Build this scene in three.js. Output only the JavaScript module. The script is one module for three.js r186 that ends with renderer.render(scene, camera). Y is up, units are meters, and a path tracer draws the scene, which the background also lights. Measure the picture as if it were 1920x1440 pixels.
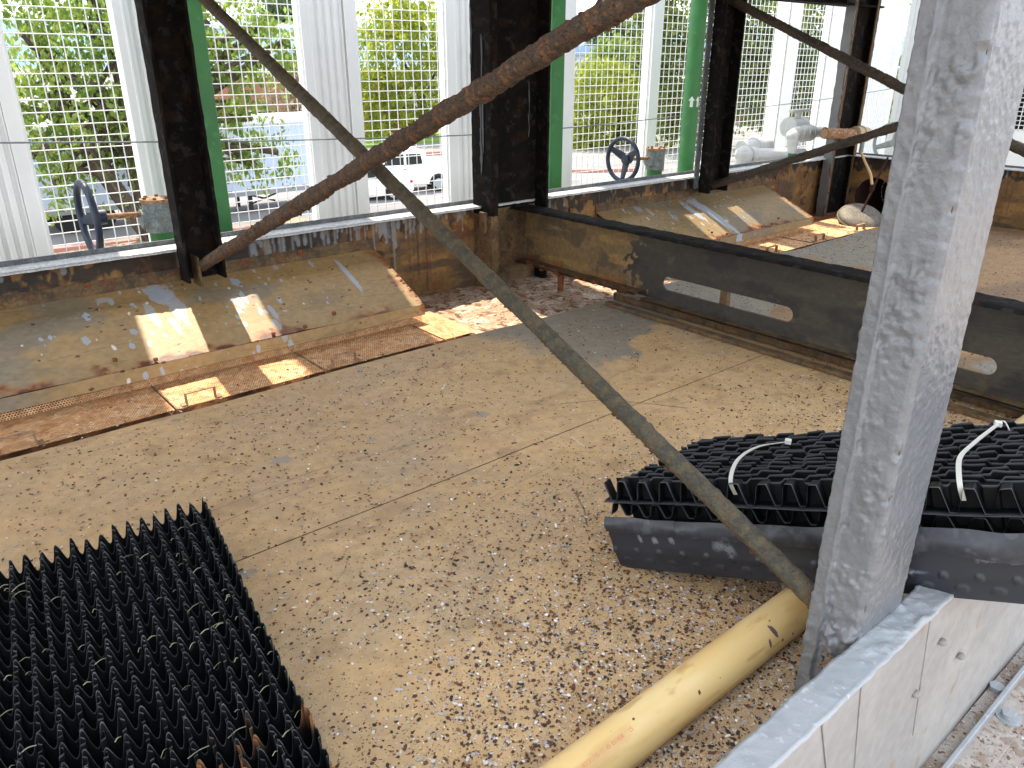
import * as THREE from 'three';
import { mergeGeometries, toCreasedNormals } from 'three/addons/utils/BufferGeometryUtils.js';
import { RoundedBoxGeometry } from 'three/addons/geometries/RoundedBoxGeometry.js';

// ---------------------------------------------------------------- camera, sky, sun, exposure
const scene = new THREE.Scene();
const camera = new THREE.PerspectiveCamera(53.03, 4 / 3, 0.05, 6000);
const PITCH = 0.3953, HEAD = 50 * Math.PI / 180, EYE = 1.2;
const F0 = new THREE.Vector3(Math.cos(HEAD), 0, -Math.sin(HEAD));
const FW = F0.clone().multiplyScalar(Math.cos(PITCH)).add(new THREE.Vector3(0, -Math.sin(PITCH), 0));
camera.position.set(0, EYE, 0);
camera.lookAt(camera.position.clone().add(FW));
camera.updateMatrixWorld();

const renderer = new THREE.WebGLRenderer({ antialias: true });
renderer.setSize(1024, 768);
renderer.toneMapping = THREE.LinearToneMapping;
renderer.toneMappingExposure = 2.7;
renderer.shadowMap.enabled = true;
renderer.shadowMap.type = THREE.PCFSoftShadowMap;

const SUN = new THREE.Vector3(0.056, 0.899, -0.435).normalize();
const sun = new THREE.DirectionalLight(0xfff1dc, 3.5);
sun.position.copy(SUN).multiplyScalar(60);
sun.castShadow = true;
sun.shadow.mapSize.set(4096, 4096);
Object.assign(sun.shadow.camera, { left: -40, right: 60, top: 50, bottom: -50, near: 1, far: 160 });
scene.add(sun, sun.target);

// ---------------------------------------------------------------- noise
function rng(s) { return () => { s |= 0; s = s + 0x6D2B79F5 | 0; let t = Math.imul(s ^ s >>> 15, 1 | s); t = t + Math.imul(t ^ t >>> 7, 61 | t) ^ t; return ((t ^ t >>> 14) >>> 0) / 4294967296; }; }
function h3(x, y, z) { let n = Math.imul(x, 374761393) + Math.imul(y, 668265263) + Math.imul(z, 1440662683) | 0; n = Math.imul(n ^ n >>> 13, 1274126177); n ^= n >>> 16; return (n >>> 0) / 4294967296; }
const sm = t => t * t * (3 - 2 * t), lerp = (a, b, t) => a + (b - a) * t, clamp = (x, a = 0, b = 1) => x < a ? a : x > b ? b : x;
const step = (a, b, x) => sm(clamp((x - a) / (b - a)));
function n2(x, y, s = 0, per = 0) {
  let ix = Math.floor(x), iy = Math.floor(y); const fx = sm(x - ix), fy = sm(y - iy);
  let jx = ix + 1, jy = iy + 1;
  if (per) { ix = ((ix % per) + per) % per; iy = ((iy % per) + per) % per; jx = ((jx % per) + per) % per; jy = ((jy % per) + per) % per; }
  return lerp(lerp(h3(ix, iy, s), h3(jx, iy, s), fx), lerp(h3(ix, jy, s), h3(jx, jy, s), fx), fy);
}
function fbm(x, y, s = 0, oct = 4, per = 0) { let a = .5, v = 0, t = 0; for (let i = 0; i < oct; i++) { v += a * n2(x, y, s + i * 17, per); t += a; x *= 2; y *= 2; per *= 2; a *= .5; } return v / t; }
function n3(x, y, z, s = 0) {
  const ix = Math.floor(x), iy = Math.floor(y), iz = Math.floor(z), fx = sm(x - ix), fy = sm(y - iy), fz = sm(z - iz);
  const q = k => lerp(lerp(h3(ix, iy, iz + k + s * 131), h3(ix + 1, iy, iz + k + s * 131), fx), lerp(h3(ix, iy + 1, iz + k + s * 131), h3(ix + 1, iy + 1, iz + k + s * 131), fx), fy);
  return lerp(q(0), q(1), fz);
}

// ---------------------------------------------------------------- textures (sRGB values; size in metres w x h)
class Tex {
  constructor(w, h, mw, mh, fn) {
    this.w = w; this.h = h; this.mw = mw; this.mh = mh; this.d = new Float32Array(w * h * 3);
    const o = [0, 0, 0];
    for (let j = 0; j < h; j++) for (let i = 0; i < w; i++) { fn((i + .5) / w * mw, (j + .5) / h * mh, o); const k = (j * w + i) * 3; this.d[k] = o[0]; this.d[k + 1] = o[1]; this.d[k + 2] = o[2]; }
  }
  stamp(cx, cy, rx, ry, rot, col, al = 1, rough = .35, seed = 1, freq = 3) {       // an irregular blot, metres
    const W = this.w / this.mw, Hh = this.h / this.mh, R = Math.max(rx, ry) * 1.6, c = Math.cos(rot), s = Math.sin(rot);
    const i0 = Math.max(0, Math.floor((cx - R) * W)), i1 = Math.min(this.w - 1, Math.ceil((cx + R) * W)), j0 = Math.max(0, Math.floor((cy - R) * Hh)), j1 = Math.min(this.h - 1, Math.ceil((cy + R) * Hh));
    for (let j = j0; j <= j1; j++) for (let i = i0; i <= i1; i++) {
      const x = (i + .5) / W - cx, y = (j + .5) / Hh - cy, a = (x * c + y * s) / rx, b = (-x * s + y * c) / ry;
      const r = Math.sqrt(a * a + b * b) + (fbm(a * freq + 40, b * freq + 40, seed, 3) - .5) * 2 * rough;
      const t = al * (1 - step(.86, 1.0, r)); if (t <= 0) continue;
      const k = (j * this.w + i) * 3; for (let q = 0; q < 3; q++) this.d[k + q] = lerp(this.d[k + q], col[q], t);
    }
  }
  line(pts, wd, col, al = 1, seed = 3, gaps = 0) {
    const W = this.w / this.mw, Hh = this.h / this.mh;
    for (let n = 0; n + 1 < pts.length; n++) {
      const [x0, y0] = pts[n], [x1, y1] = pts[n + 1], dx = x1 - x0, dy = y1 - y0, L2 = dx * dx + dy * dy;
      const m = wd * 1.5 + 1 / W;
      const i0 = Math.max(0, Math.floor((Math.min(x0, x1) - m) * W)), i1 = Math.min(this.w - 1, Math.ceil((Math.max(x0, x1) + m) * W)), j0 = Math.max(0, Math.floor((Math.min(y0, y1) - m) * Hh)), j1 = Math.min(this.h - 1, Math.ceil((Math.max(y0, y1) + m) * Hh));
      for (let j = j0; j <= j1; j++) for (let i = i0; i <= i1; i++) {
        const x = (i + .5) / W, y = (j + .5) / Hh; const t = clamp(((x - x0) * dx + (y - y0) * dy) / L2);
        const d = Math.hypot(x - x0 - t * dx, y - y0 - t * dy); if (d > wd) continue;
        let a = al * (1 - d / wd); if (gaps) a *= step(gaps - .1, gaps + .1, fbm(x * 30, y * 30, seed, 2));
        const k = (j * this.w + i) * 3; for (let q = 0; q < 3; q++) this.d[k + q] = lerp(this.d[k + q], col[q], a);
      }
    }
  }
  make(srgb = true, repeat = true) {
    const a = new Uint8Array(this.w * this.h * 4);
    for (let i = 0; i < this.w * this.h; i++) { for (let q = 0; q < 3; q++) a[i * 4 + q] = clamp(this.d[i * 3 + q], 0, 255); a[i * 4 + 3] = 255; }
    const t = new THREE.DataTexture(a, this.w, this.h); t.magFilter = THREE.LinearFilter; t.minFilter = THREE.LinearMipmapLinearFilter; t.generateMipmaps = true;
    t.wrapS = t.wrapT = repeat ? THREE.RepeatWrapping : THREE.ClampToEdgeWrapping;
    if (srgb) t.colorSpace = THREE.SRGBColorSpace; t.needsUpdate = true; this.d = null; return t;
  }
}
const mix = (o, c, t) => { o[0] = lerp(o[0], c[0], t); o[1] = lerp(o[1], c[1], t); o[2] = lerp(o[2], c[2], t); };
const set = (o, c) => { o[0] = c[0]; o[1] = c[1]; o[2] = c[2]; };
const rep = (t, mw, mh = mw) => { t.repeat.set(1 / mw, 1 / mh); return t; };

// computed sky: bright, hazy, with thin cloud
{
  const W = 512, Hh = 256, a = new Float32Array(W * Hh * 4);
  for (let j = 0; j < Hh; j++) for (let i = 0; i < W; i++) {
    const el = ((j + .5) / Hh - .5) * Math.PI, az = (i + .5) / W * Math.PI * 2, y = Math.sin(el), r = Math.cos(el);
    const X = r * Math.cos(az), Z = r * Math.sin(az); let c;
    if (y > 0) {
      const t = Math.pow(y, .5); c = [lerp(1.2, .66, t), lerp(1.23, .79, t), lerp(1.26, 1.02, t)];
      const p = 1.6 / (y + .35), cl = step(.46, .68, fbm(X * p + 9, Z * p + 5, 71, 5)) * .75;
      c = c.map((v, q) => lerp(v, [1.5, 1.5, 1.5][q], cl));
    } else c = [.42, .41, .39];
    const k = (j * W + i) * 4; a[k] = c[0]; a[k + 1] = c[1]; a[k + 2] = c[2]; a[k + 3] = 1;
  }
  const t = new THREE.DataTexture(a, W, Hh, THREE.RGBAFormat, THREE.FloatType);
  t.mapping = THREE.EquirectangularReflectionMapping; t.magFilter = t.minFilter = THREE.LinearFilter; t.needsUpdate = true;
  scene.background = t; scene.environment = t;
}

// ---------------------------------------------------------------- object helpers
const used = {};
const numbered = n => { const k = used[n] = (used[n] ?? -1) + 1; return k ? `${n}_${String(k).padStart(3, '0')}` : n; };
function thing(name, label, category, pos = [0, 0, 0], group) {
  const o = new THREE.Group(); o.name = numbered(name); o.position.set(...pos); scene.add(o);
  o.userData = { label, category }; if (group) o.userData.group = group; return o;
}
function part(parent, name, geo, mat, opt = {}) {            // geometry in world coordinates unless opt.local
  if (!opt.local) { const p = new THREE.Vector3(); let q = parent; while (q && q !== scene) { p.add(q.position); q = q.parent; } geo.translate(-p.x, -p.y, -p.z); }
  const m = new THREE.Mesh(geo, mat); m.name = name; m.castShadow = m.receiveShadow = true; parent.add(m);
  if (opt.label) m.userData.label = opt.label; if (opt.kind) m.userData.kind = opt.kind; return m;
}
function struct(name, geo, mat, label) {
  const m = new THREE.Mesh(geo, mat); m.name = name; m.castShadow = m.receiveShadow = true; m.userData.kind = 'structure'; if (label) m.userData.label = label; scene.add(m); return m;
}
const V = (x, y, z) => new THREE.Vector3(x, y, z);
// metres as uv by the dominant direction of each face
function metreUV(g, s = 1) {
  const o = g.index ? g.toNonIndexed() : g; const p = o.attributes.position, n = o.attributes.normal, uv = new Float32Array(p.count * 2);
  for (let i = 0; i < p.count; i++) {
    const ax = Math.abs(n.getX(i)), ay = Math.abs(n.getY(i)), az = Math.abs(n.getZ(i)); let u, v;
    if (ay >= ax && ay >= az) { u = p.getX(i); v = p.getZ(i); } else if (ax >= az) { u = p.getZ(i); v = p.getY(i); } else { u = p.getX(i); v = p.getY(i); }
    uv[i * 2] = u * s; uv[i * 2 + 1] = v * s;
  }
  o.setAttribute('uv', new THREE.BufferAttribute(uv, 2)); return o;
}
function box(x0, x1, y0, y1, z0, z1, r = 0) {
  const w = x1 - x0, h = y1 - y0, d = z1 - z0;
  const g = r ? new RoundedBoxGeometry(w, h, d, 2, Math.min(r, w / 2.01, h / 2.01, d / 2.01)) : new THREE.BoxGeometry(w, h, d);
  g.translate((x0 + x1) / 2, (y0 + y1) / 2, (z0 + z1) / 2); return metreUV(g);
}
function merge(list) { return mergeGeometries(list.map(g => { const o = g.index ? g.toNonIndexed() : g; for (const k of Object.keys(o.attributes)) if (!['position', 'normal', 'uv'].includes(k)) o.deleteAttribute(k); return o; })); }
function cyl(a, b, r, n = 16, r2 = r) {
  const d = b.clone().sub(a), L = d.length(); const g = new THREE.CylinderGeometry(r2, r, L, n); g.translate(0, L / 2, 0);
  g.applyQuaternion(new THREE.Quaternion().setFromUnitVectors(V(0, 1, 0), d.normalize())); g.translate(a.x, a.y, a.z);
  const uv = g.attributes.uv; for (let i = 0; i < uv.count; i++) uv.setXY(i, uv.getX(i) * r * 6.28, uv.getY(i) * L); return g;
}
function tube(pts, r, n = 8, seg = 40) { const g = new THREE.TubeGeometry(new THREE.CatmullRomCurve3(pts), seg, r, n); return g; }
function grid(nu, nv, fn) {                                   // fn(u, v) -> [x, y, z, s, t]
  const p = [], uv = [], ix = [];
  for (let j = 0; j <= nv; j++) for (let i = 0; i <= nu; i++) { const q = fn(i / nu, j / nv, i, j); p.push(q[0], q[1], q[2]); uv.push(q[3] ?? i / nu, q[4] ?? j / nv); }
  for (let j = 0; j < nv; j++) for (let i = 0; i < nu; i++) { const a = j * (nu + 1) + i, b = a + 1, c = a + nu + 1, d = c + 1; ix.push(a, b, d, a, d, c); }
  const g = new THREE.BufferGeometry(); g.setAttribute('position', new THREE.Float32BufferAttribute(p, 3)); g.setAttribute('uv', new THREE.Float32BufferAttribute(uv, 2)); g.setIndex(ix); g.computeVertexNormals(); return g;
}
// a corroded bar: rings of uneven radius with crust lumps
function rod(a, b, r, seed, { lump = .25, n = 18, flat = 1, sideUp = .3, crust = 0 } = {}) {
  const d = b.clone().sub(a), L = d.length(); d.normalize();
  const u = V(0, 1, 0).addScaledVector(d, -d.y).normalize(), w = d.clone().cross(u), seg = Math.ceil(L / .006);
  const g = grid(n, seg, (s, t) => {
    const th = s * Math.PI * 2, c = Math.cos(th), k = Math.sin(th), l = t * L;
    let q = 1 + (n3(c * 4 + 7, k * 4 + 7, l * 110, seed) - .5) * lump + (n3(c * 1.1 + 3, k * 1.1 + 3, l * 14, seed + 5) - .5) * lump;
    const e = n3(c * 3 + 11, k * 3 + 3, l * 90, seed + 9); q += crust * step(.66, .95, e) * step(.45, .6, n2(l * 9, 3.3, seed));
    const R = r * q, p = a.clone().addScaledVector(d, l).addScaledVector(u, R * k * flat).addScaledVector(w, R * c);
    return [p.x, p.y, p.z, s * 6.28 * r, l];
  });
  const cap = e => { const c = new THREE.CircleGeometry(r * .9, 12); c.applyQuaternion(new THREE.Quaternion().setFromUnitVectors(V(0, 0, 1), e ? d : d.clone().negate())); const p = e ? b : a; c.translate(p.x, p.y, p.z); return c; };
  return merge([g, cap(0), cap(1)]);
}
// perforated sheet in its own xz plane: one ring of faces round every hole, rows staggered
function perforated(w, d, pitch, rad) {
  const nx = Math.round(w / pitch), nz = Math.round(d / (pitch * .87)), pz = d / nz, px = w / nx, p = [], uv = [];
  const O = [[-1, -1], [0, -1], [1, -1], [1, 0], [1, 1], [0, 1], [-1, 1], [-1, 0]];
  const put = (x, z) => { p.push(x, 0, z); uv.push(x, z); };
  for (let j = 0; j < nz; j++) for (let i = 0; i < nx + (j & 1 ? 1 : 0); i++) {
    let x0 = (i - (j & 1 ? .5 : 0)) * px, x1 = x0 + px; x0 = Math.max(0, x0); x1 = Math.min(w, x1); const z0 = j * pz, cx = (x0 + x1) / 2, cz = z0 + pz / 2, hx = (x1 - x0) / 2;
    const o = O.map(([a, b]) => [cx + a * hx, cz + b * pz / 2]);
    if (hx < px * .4) { put(...o[0]); put(...o[4]); put(...o[2]); put(...o[0]); put(...o[6]); put(...o[4]); continue; }
    const q = O.map(([a, b]) => { const l = Math.hypot(a, b); return [cx + a / l * rad, cz + b / l * rad]; });
    for (let k = 0; k < 8; k++) { const m = (k + 1) % 8; put(...o[k]); put(...q[k]); put(...o[m]); put(...o[m]); put(...q[k]); put(...q[m]); }
  }
  const g = new THREE.BufferGeometry(); g.setAttribute('position', new THREE.Float32BufferAttribute(p, 3)); g.setAttribute('uv', new THREE.Float32BufferAttribute(uv, 2));
  g.setAttribute('normal', new THREE.Float32BufferAttribute(new Float32Array(p.length).map((_, i) => i % 3 === 1 ? 1 : 0), 3)); return g;
}
const hexBolt = (c, dir, r, h) => cyl(c, c.clone().addScaledVector(dir, h), r, 6);
const at = (x, y, Z) => {                                     // point of the plane z = Z on the sight line through a place in the photograph (1920 x 1440)
  const d = FW.clone().multiplyScalar(1443).addScaledVector(V(Math.sin(HEAD), 0, Math.cos(HEAD)), x - 960).addScaledVector(V(0, Math.cos(PITCH), 0).addScaledVector(F0, Math.sin(PITCH)), -(y - 720));
  return V(0, EYE, 0).addScaledVector(d, Z / d.z);
};

// ---------------------------------------------------------------- materials
const std = (o) => new THREE.MeshStandardMaterial(Object.assign({ roughness: .8, metalness: 0 }, o));
const bumpFine = rep(new Tex(512, 512, 1, 1, (u, v, o) => { const q = (fbm(u * 24, v * 24, 5, 5, 24) * .7 + fbm(u * 100, v * 100, 15, 2, 100) * .3) * 255; o[0] = o[1] = o[2] = q; }).make(false), .25);
const bumpPits = rep(new Tex(512, 512, 1, 1, (u, v, o) => { const q = 1 - step(.6, .75, fbm(u * 40, v * 40, 25, 3, 40)); o[0] = o[1] = o[2] = (q * .7 + fbm(u * 16, v * 16, 2, 4, 16) * .3) * 255; }).make(false), .3);
const M = {};
{ // tan floor plates, first bay: x -0.2..3.2, z -2.8..-0.4
  const R = rng(11), x0 = -.2, z0 = -2.8;
  const t = new Tex(2048, 1448, 3.4, 2.4, (u, v, o) => {
    const x = u + x0, z = v + z0; set(o, [194, 161, 116]);
    const a = fbm(x * 1.7, z * 2.2, 31, 5), b = fbm(x * 5 + 3, z * 7, 41, 5), c = fbm(x * 40, z * 40, 51, 3);
    mix(o, [174, 146, 110], step(.47, .68, a) * .6); mix(o, [186, 152, 104], step(.5, .72, b) * .55); mix(o, [140, 134, 122], step(.56, .7, fbm(x * 2.4 + 8, z * 3.4 + 2, 61, 5)) * .18);
    const e = z + 2.18 + (x - 2.6) * .32 + (fbm(x * 4, z * 4, 77, 4) - .5) * .5;                 // slate-coloured film near the cross beam
    mix(o, [122, 122, 116], (1 - step(-.02, .03, e)) * step(2.05, 2.3, x + (fbm(x * 6, z * 6, 78, 3) - .5) * .4) * .72);
    mix(o, [120, 92, 62], step(.6, .8, fbm(x * 9, z * 13, 81, 5)) * .25);
    const k = 1 + (c - .5) * .16; o[0] *= k; o[1] *= k; o[2] *= k;
    const dn = .25 + .75 * step(-1.9, -.7, z + (x - .5) * .12);
    if (n2(x * 330, z * 330, 91) > 1.0 - .1 * dn - .02) mix(o, [78, 54, 38], .8);
    if (n2(x * 300 + 50, z * 300, 95) > 1.0 - .07 * dn) mix(o, [225, 215, 200], .8);
  });
  for (let i = 0; i < 70; i++) { const x = R() * 3.4, z = R() * 1.7, l = .1 + R() * .5, th = (R() - .5) * .9, k = (R() - .5) * .6; t.line([[x, z], [x + Math.cos(th) * l / 2, z + Math.sin(th) * l / 2 + k * l * .2], [x + Math.cos(th + k) * l, z + Math.sin(th + k) * l]], .0025, R() < .6 ? [92, 84, 72] : [196, 184, 160], .5, i, .45); }
  const P = (x, z) => [x - x0, z - z0];
  t.line([P(1.86, -1.93), P(2.02, -1.85), P(2.12, -1.72), P(2.2, -1.6)], .005, [92, 76, 62], .75);
  t.line([P(1.62, -1.85), P(1.7, -1.72), P(1.68, -1.62)], .005, [214, 206, 190], .7, 4, .4);
  t.line([P(1.35, -1.28), P(1.4, -1.34), P(1.46, -1.45)], .004, [80, 66, 56], .8);
  t.line([P(.1, -1.99), P(.45, -2.02), P(.9, -2.06), P(1.4, -2.0)], .004, [90, 92, 100], .5);
  t.line([P(.1, -1.93), P(.5, -1.95), P(1.0, -1.98)], .003, [94, 90, 92], .5);
  for (let i = 0; i < 12; i++) t.stamp(R() * 3.4, R() * 1.2, .01 + R() * .03, .006 + R() * .02, R() * 3, R() < .5 ? [128, 130, 134] : [150, 144, 132], .5, .5, i);
  M.floorA = std({ map: t.make(true, false), roughness: .62, bumpMap: bumpFine, bumpScale: .0012 });
  const t2 = new Tex(1024, 640, 4, 2.5, (u, v, o) => {
    set(o, [160, 126, 88]); mix(o, [120, 96, 72], step(.45, .65, fbm(u * 2, v * 2.6, 131, 5)) * .7); mix(o, [138, 136, 128], step(.5, .62, fbm(u * 1.6 + 4, v * 2.2, 133, 5) + (1 - step(.2, 1.0, v)) * .12 - step(1.2, 2.2, u) * .1) * .8);
    const k = 1 + (fbm(u * 40, v * 40, 135, 3) - .5) * .2; o[0] *= k; o[1] *= k; o[2] *= k;
    if (n2(u * 150, v * 150, 137) > .955) mix(o, [66, 44, 32], .8);
  });
  for (let i = 0; i < 14; i++) { const x = R() * 4, z = R() * 2.4; t2.line([[x, z], [x + .2, z + (R() - .5) * .3]], .006, [176, 172, 160], .6, i, .4); }
  M.floorB = std({ map: t2.make(true, false), roughness: .62, bumpMap: bumpFine, bumpScale: .0012 });
}
{ // inside of the far basin wall, x -1..7.4, y -0.1..0.46
  const R = rng(21);
  const t = new Tex(2048, 160, 8.4, .56, (u, v, o) => {
    const x = u - 1, y = v - .1; set(o, [112, 84, 48]);
    mix(o, [146, 108, 58], step(.45, .65, fbm(x * 5, y * 7, 201, 5)) * .8); mix(o, [70, 58, 44], step(.5, .68, fbm(x * 3 + 5, y * 14, 203, 5)) * .8);
    const g = y + (fbm(x * 9, y * 9, 205, 4) - .5) * .14 + (fbm(x * 26, .5, 206, 2) - .5) * .08;
    mix(o, [38, 34, 30], step(.34, .37, g) * .86); mix(o, [152, 112, 56], step(.56, .66, fbm(x * 22, y * 12, 207, 5)) * step(.3, .38, g) * .7);
    mix(o, [104, 60, 30], step(.62, .74, fbm(x * 8 + 2, y * 10, 209, 5)) * .7);
    mix(o, [46, 26, 16], step(.66, .78, fbm(x * 7 + 9, y * 8, 213, 5)) * .7);
    const k = 1 + (fbm(x * 60, y * 60, 211, 3) - .5) * .3; o[0] *= k; o[1] *= k; o[2] *= k;
  });
  for (let i = 0; i < 120; i++) { const x = i < 80 ? 1.25 + R() * 1.5 : R() * 6, l = i === 3 ? .3 : .03 + R() * R() * .22, w = .004 + R() * .008; t.line([[x + 1, .56], [x + 1, .555 - l]], w * 1.4, [122, 126, 130], .95); t.stamp(x + 1, .555 - l, w * 1.1, w * 2, 0, [122, 126, 130], .9, .2, i); }
  for (let i = 0; i < 60; i++) { const x = R() * 8.4; t.line([[x, .5 + R() * .05], [x + (R() - .5) * .02, .3 - R() * .2]], .006 + R() * .012, R() < .5 ? [70, 40, 22] : [30, 26, 24], .45, i, .35); }
  M.wall = std({ map: t.make(true), roughness: .75, bumpMap: bumpPits, bumpScale: .002 });
}
const rustTex = (base, a, b, c, seed, sc = 1) => rep(new Tex(512, 512, 1, 1, (u, v, o) => {
  set(o, base); mix(o, a, step(.45, .62, fbm(u * 8, v * 8, seed, 5, 8)) * .85); mix(o, b, step(.56, .68, fbm(u * 12 + .5, v * 12, seed + 3, 5, 12)) * .85); mix(o, c, step(.62, .72, fbm(u * 20, v * 20, seed + 6, 4, 20)) * .8);
  const k = 1 + (fbm(u * 64, v * 64, seed + 8, 3, 64) - .5) * .45; o[0] *= k; o[1] *= k; o[2] *= k;
}).make(), sc);
M.darkSteel = new THREE.MeshPhysicalMaterial({ specularIntensity: .3, metalness: 0, map: rustTex([15, 14, 13], [22, 18, 15], [36, 26, 18], [44, 43, 42], 301, .8), roughness: .9, bumpMap: bumpPits, bumpScale: .002 });
M.lowSteel = std({ map: rustTex([92, 74, 49], [108, 86, 55], [68, 55, 40], [98, 62, 36], 311, .6), roughness: .75, bumpMap: bumpPits, bumpScale: .002 });
M.braceRust = std({ map: rustTex([70, 58, 46], [84, 62, 44], [110, 74, 42], [46, 39, 34], 321, .13), roughness: .85, bumpMap: bumpPits, bumpScale: .003 });
M.braceOlive = std({ map: rustTex([72, 66, 49], [56, 52, 41], [82, 72, 48], [84, 60, 36], 331, .22), roughness: .75, bumpMap: bumpPits, bumpScale: .002 });
M.braceDark = std({ map: rustTex([62, 56, 48], [46, 42, 38], [74, 60, 44], [92, 62, 36], 341, .4), roughness: .8, bumpMap: bumpPits, bumpScale: .002 });
M.crust = std({ map: rustTex([112, 68, 36], [134, 86, 44], [76, 42, 24], [92, 46, 26], 351, .08), roughness: .95, bumpMap: bumpPits, bumpScale: .003 });
{ // sloped baffle plates
  const mk = (seed, base, spots) => {
    const R = rng(seed);
    const t = new Tex(1024, 288, 2, .56, (u, v, o) => {
      set(o, base); mix(o, [132, 112, 80], step(.46, .66, fbm(u * 2.5, v * 5, seed, 5)) * .8); mix(o, [160, 134, 92], step(.54, .7, fbm(u * 4 + 3, v * 7, seed + 2, 5)) * .5); mix(o, [112, 112, 108], step(.57, .7, fbm(u * 3 + 8, v * 6, seed + 4, 5)) * .5);
      const ed = v + (fbm(u * 18, v * 18, seed + 5, 5) - .5) * .16; const rr = step(.42, .55, fbm(u * 3.1, 3.3, seed + 15, 3)) + step(.62, .72, u) * (1 - step(1.35, 1.5, u)) * step(.35, .5, fbm(u * 9, 1.3, seed + 16, 3)); mix(o, [140, 80, 36], (1 - step(.01, .05, ed)) * .85 * Math.min(1, rr)); mix(o, [70, 34, 18], (1 - step(.0, .022, ed)) * .8 * Math.min(1, rr));
      mix(o, [124, 70, 34], (1 - step(.0, .05, 2 - u + (fbm(u * 20, v * 20, seed + 9, 4) - .5) * .12)) * .8);
      mix(o, [70, 50, 34], step(.54, .56, v + (fbm(u * 9, v * 9, seed + 7, 4) - .5) * .1) * .6);
      const k = 1 + (fbm(u * 60, v * 60, seed + 8, 3) - .5) * .2; o[0] *= k; o[1] *= k; o[2] *= k;
    });
    for (let i = 0; i < 60; i++) { const x = R() * 2, y = R() * .5, l = .05 + R() * .3, th = (R() - .5) * .8; t.line([[x, y], [x + Math.cos(th) * l, y + Math.sin(th) * l * .5]], .002, [88, 78, 62], .6, i, .42); }
    const B = [158, 168, 182];
    for (const [x, y, rx, ry, al] of spots) t.stamp(x, y, rx, ry, 0, B, al, .45, Math.floor(x * 991 + y * 77), 2.5);
    for (let i = 0; i < 110; i++) { const x = spots[0][0] + (R() + R() - 1) * .75, y = .1 + R() * .42; const r = .002 + R() * R() * .011; t.stamp(x, y, r, r * (1.2 + R() * 1.8), (R() - .5) * .4, R() < .8 ? B : [214, 212, 204], .9, .3, i + 40); }
    for (let i = 0; i < 60; i++) t.stamp(R() * 2, R() * .5, .003 + R() * .006, .003 + R() * .004, 0, [78, 40, 22], .9, .6, i + 140);
    return std({ map: t.make(true, false), roughness: .5, bumpMap: bumpFine, bumpScale: .001 });
  };
  M.hoodA = mk(401, [154, 127, 85], [[1.0, .43, .05, .075, .85], [1.03, .32, .03, .13, .7], [.93, .3, .018, .09, .7], [.99, .2, .012, .06, .8], [1.3, .42, .02, .035, .9], [1.26, .27, .018, .05, .85], [1.29, .3, .012, .05, .85], [1.36, .16, .012, .06, .8], [1.34, .08, .016, .04, .7], [1.5, .48, .012, .02, .8], [1.78, .33, .014, .15, .95], [1.66, .46, .01, .03, .8], [.72, .36, .014, .03, .9], [.68, .22, .014, .03, .8], [.84, .21, .014, .02, .8], [.8, .45, .03, .02, .7]]);
  M.hoodB = mk(431, [138, 118, 84], [[.85, .34, .04, .16, .9], [1.0, .25, .05, .24, .95], [.96, .42, .04, .05, .8], [.45, .4, .02, .06, .7], [.38, .45, .03, .04, .7], [.6, .3, .014, .05, .6]]);
}
M.screen = std({ map: rustTex([214, 168, 120], [202, 150, 102], [220, 182, 138], [180, 124, 80], 451, .5), roughness: .8 });
M.scale = std({ map: rustTex([168, 142, 118], [196, 180, 164], [126, 92, 66], [92, 64, 46], 461, .5), roughness: .95, bumpMap: bumpPits, bumpScale: .004 });
M.sump = std({ map: rustTex([138, 92, 54], [112, 72, 42], [160, 110, 64], [80, 50, 32], 471, .8), roughness: .85, bumpMap: bumpPits, bumpScale: .003 });
{ // cross beam web, 3.2 m x 0.6 m, pale ochre end by the wall
  const t = new Tex(1024, 192, 3.2, .6, (u, v, o) => {
    set(o, [54, 51, 45]); mix(o, [66, 61, 50], step(.45, .65, fbm(u * 3, v * 12, 501, 5)) * .8); mix(o, [34, 34, 34], step(.5, .66, fbm(u * 5, v * 9 + 4, 503, 4)) * .7);
    const e = u + (fbm(u * 8, v * 8, 505, 5) - .5) * .3; if (e < .86 + (fbm(u * 30, v * 30, 517, 4) - .5) * .35) { set(o, [112, 92, 60]); mix(o, [80, 68, 50], step(.5, .64, fbm(u * 7, v * 10, 507, 5)) * .9); mix(o, [150, 118, 66], step(.56, .7, fbm(u * 4, v * 22, 509, 4)) * .6); mix(o, [132, 58, 24], (1 - step(.04, .14, v + (fbm(u * 14, v * 9, 511, 4) - .5) * .16)) * .8); }
    mix(o, [92, 80, 54], step(.7, .78, fbm(u * 10, v * 14, 513, 4)) * .5);
    const k = 1 + (fbm(u * 60, v * 60, 515, 3) - .5) * .3; o[0] *= k; o[1] *= k; o[2] *= k;
  });
  M.beam = std({ map: t.make(true, false), roughness: .62, bumpMap: bumpFine, bumpScale: .0015 });
}
M.greyPaint = new THREE.MeshPhysicalMaterial({ clearcoat: .35, clearcoatRoughness: .2, metalness: 0, color: 0xffffff, map: rep(new Tex(256, 256, 1, 1, (u, v, o) => { set(o, [108, 110, 112]); mix(o, [101, 103, 106], step(.4, .65, fbm(u * 6, v * 6, 521, 5, 6)) * .7); mix(o, [117, 119, 120], step(.62, .74, fbm(u * 30, v * 30, 523, 3, 30)) * .5); }).make(), .4), roughness: .45, bumpMap: bumpFine, bumpScale: .0016 });
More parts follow.
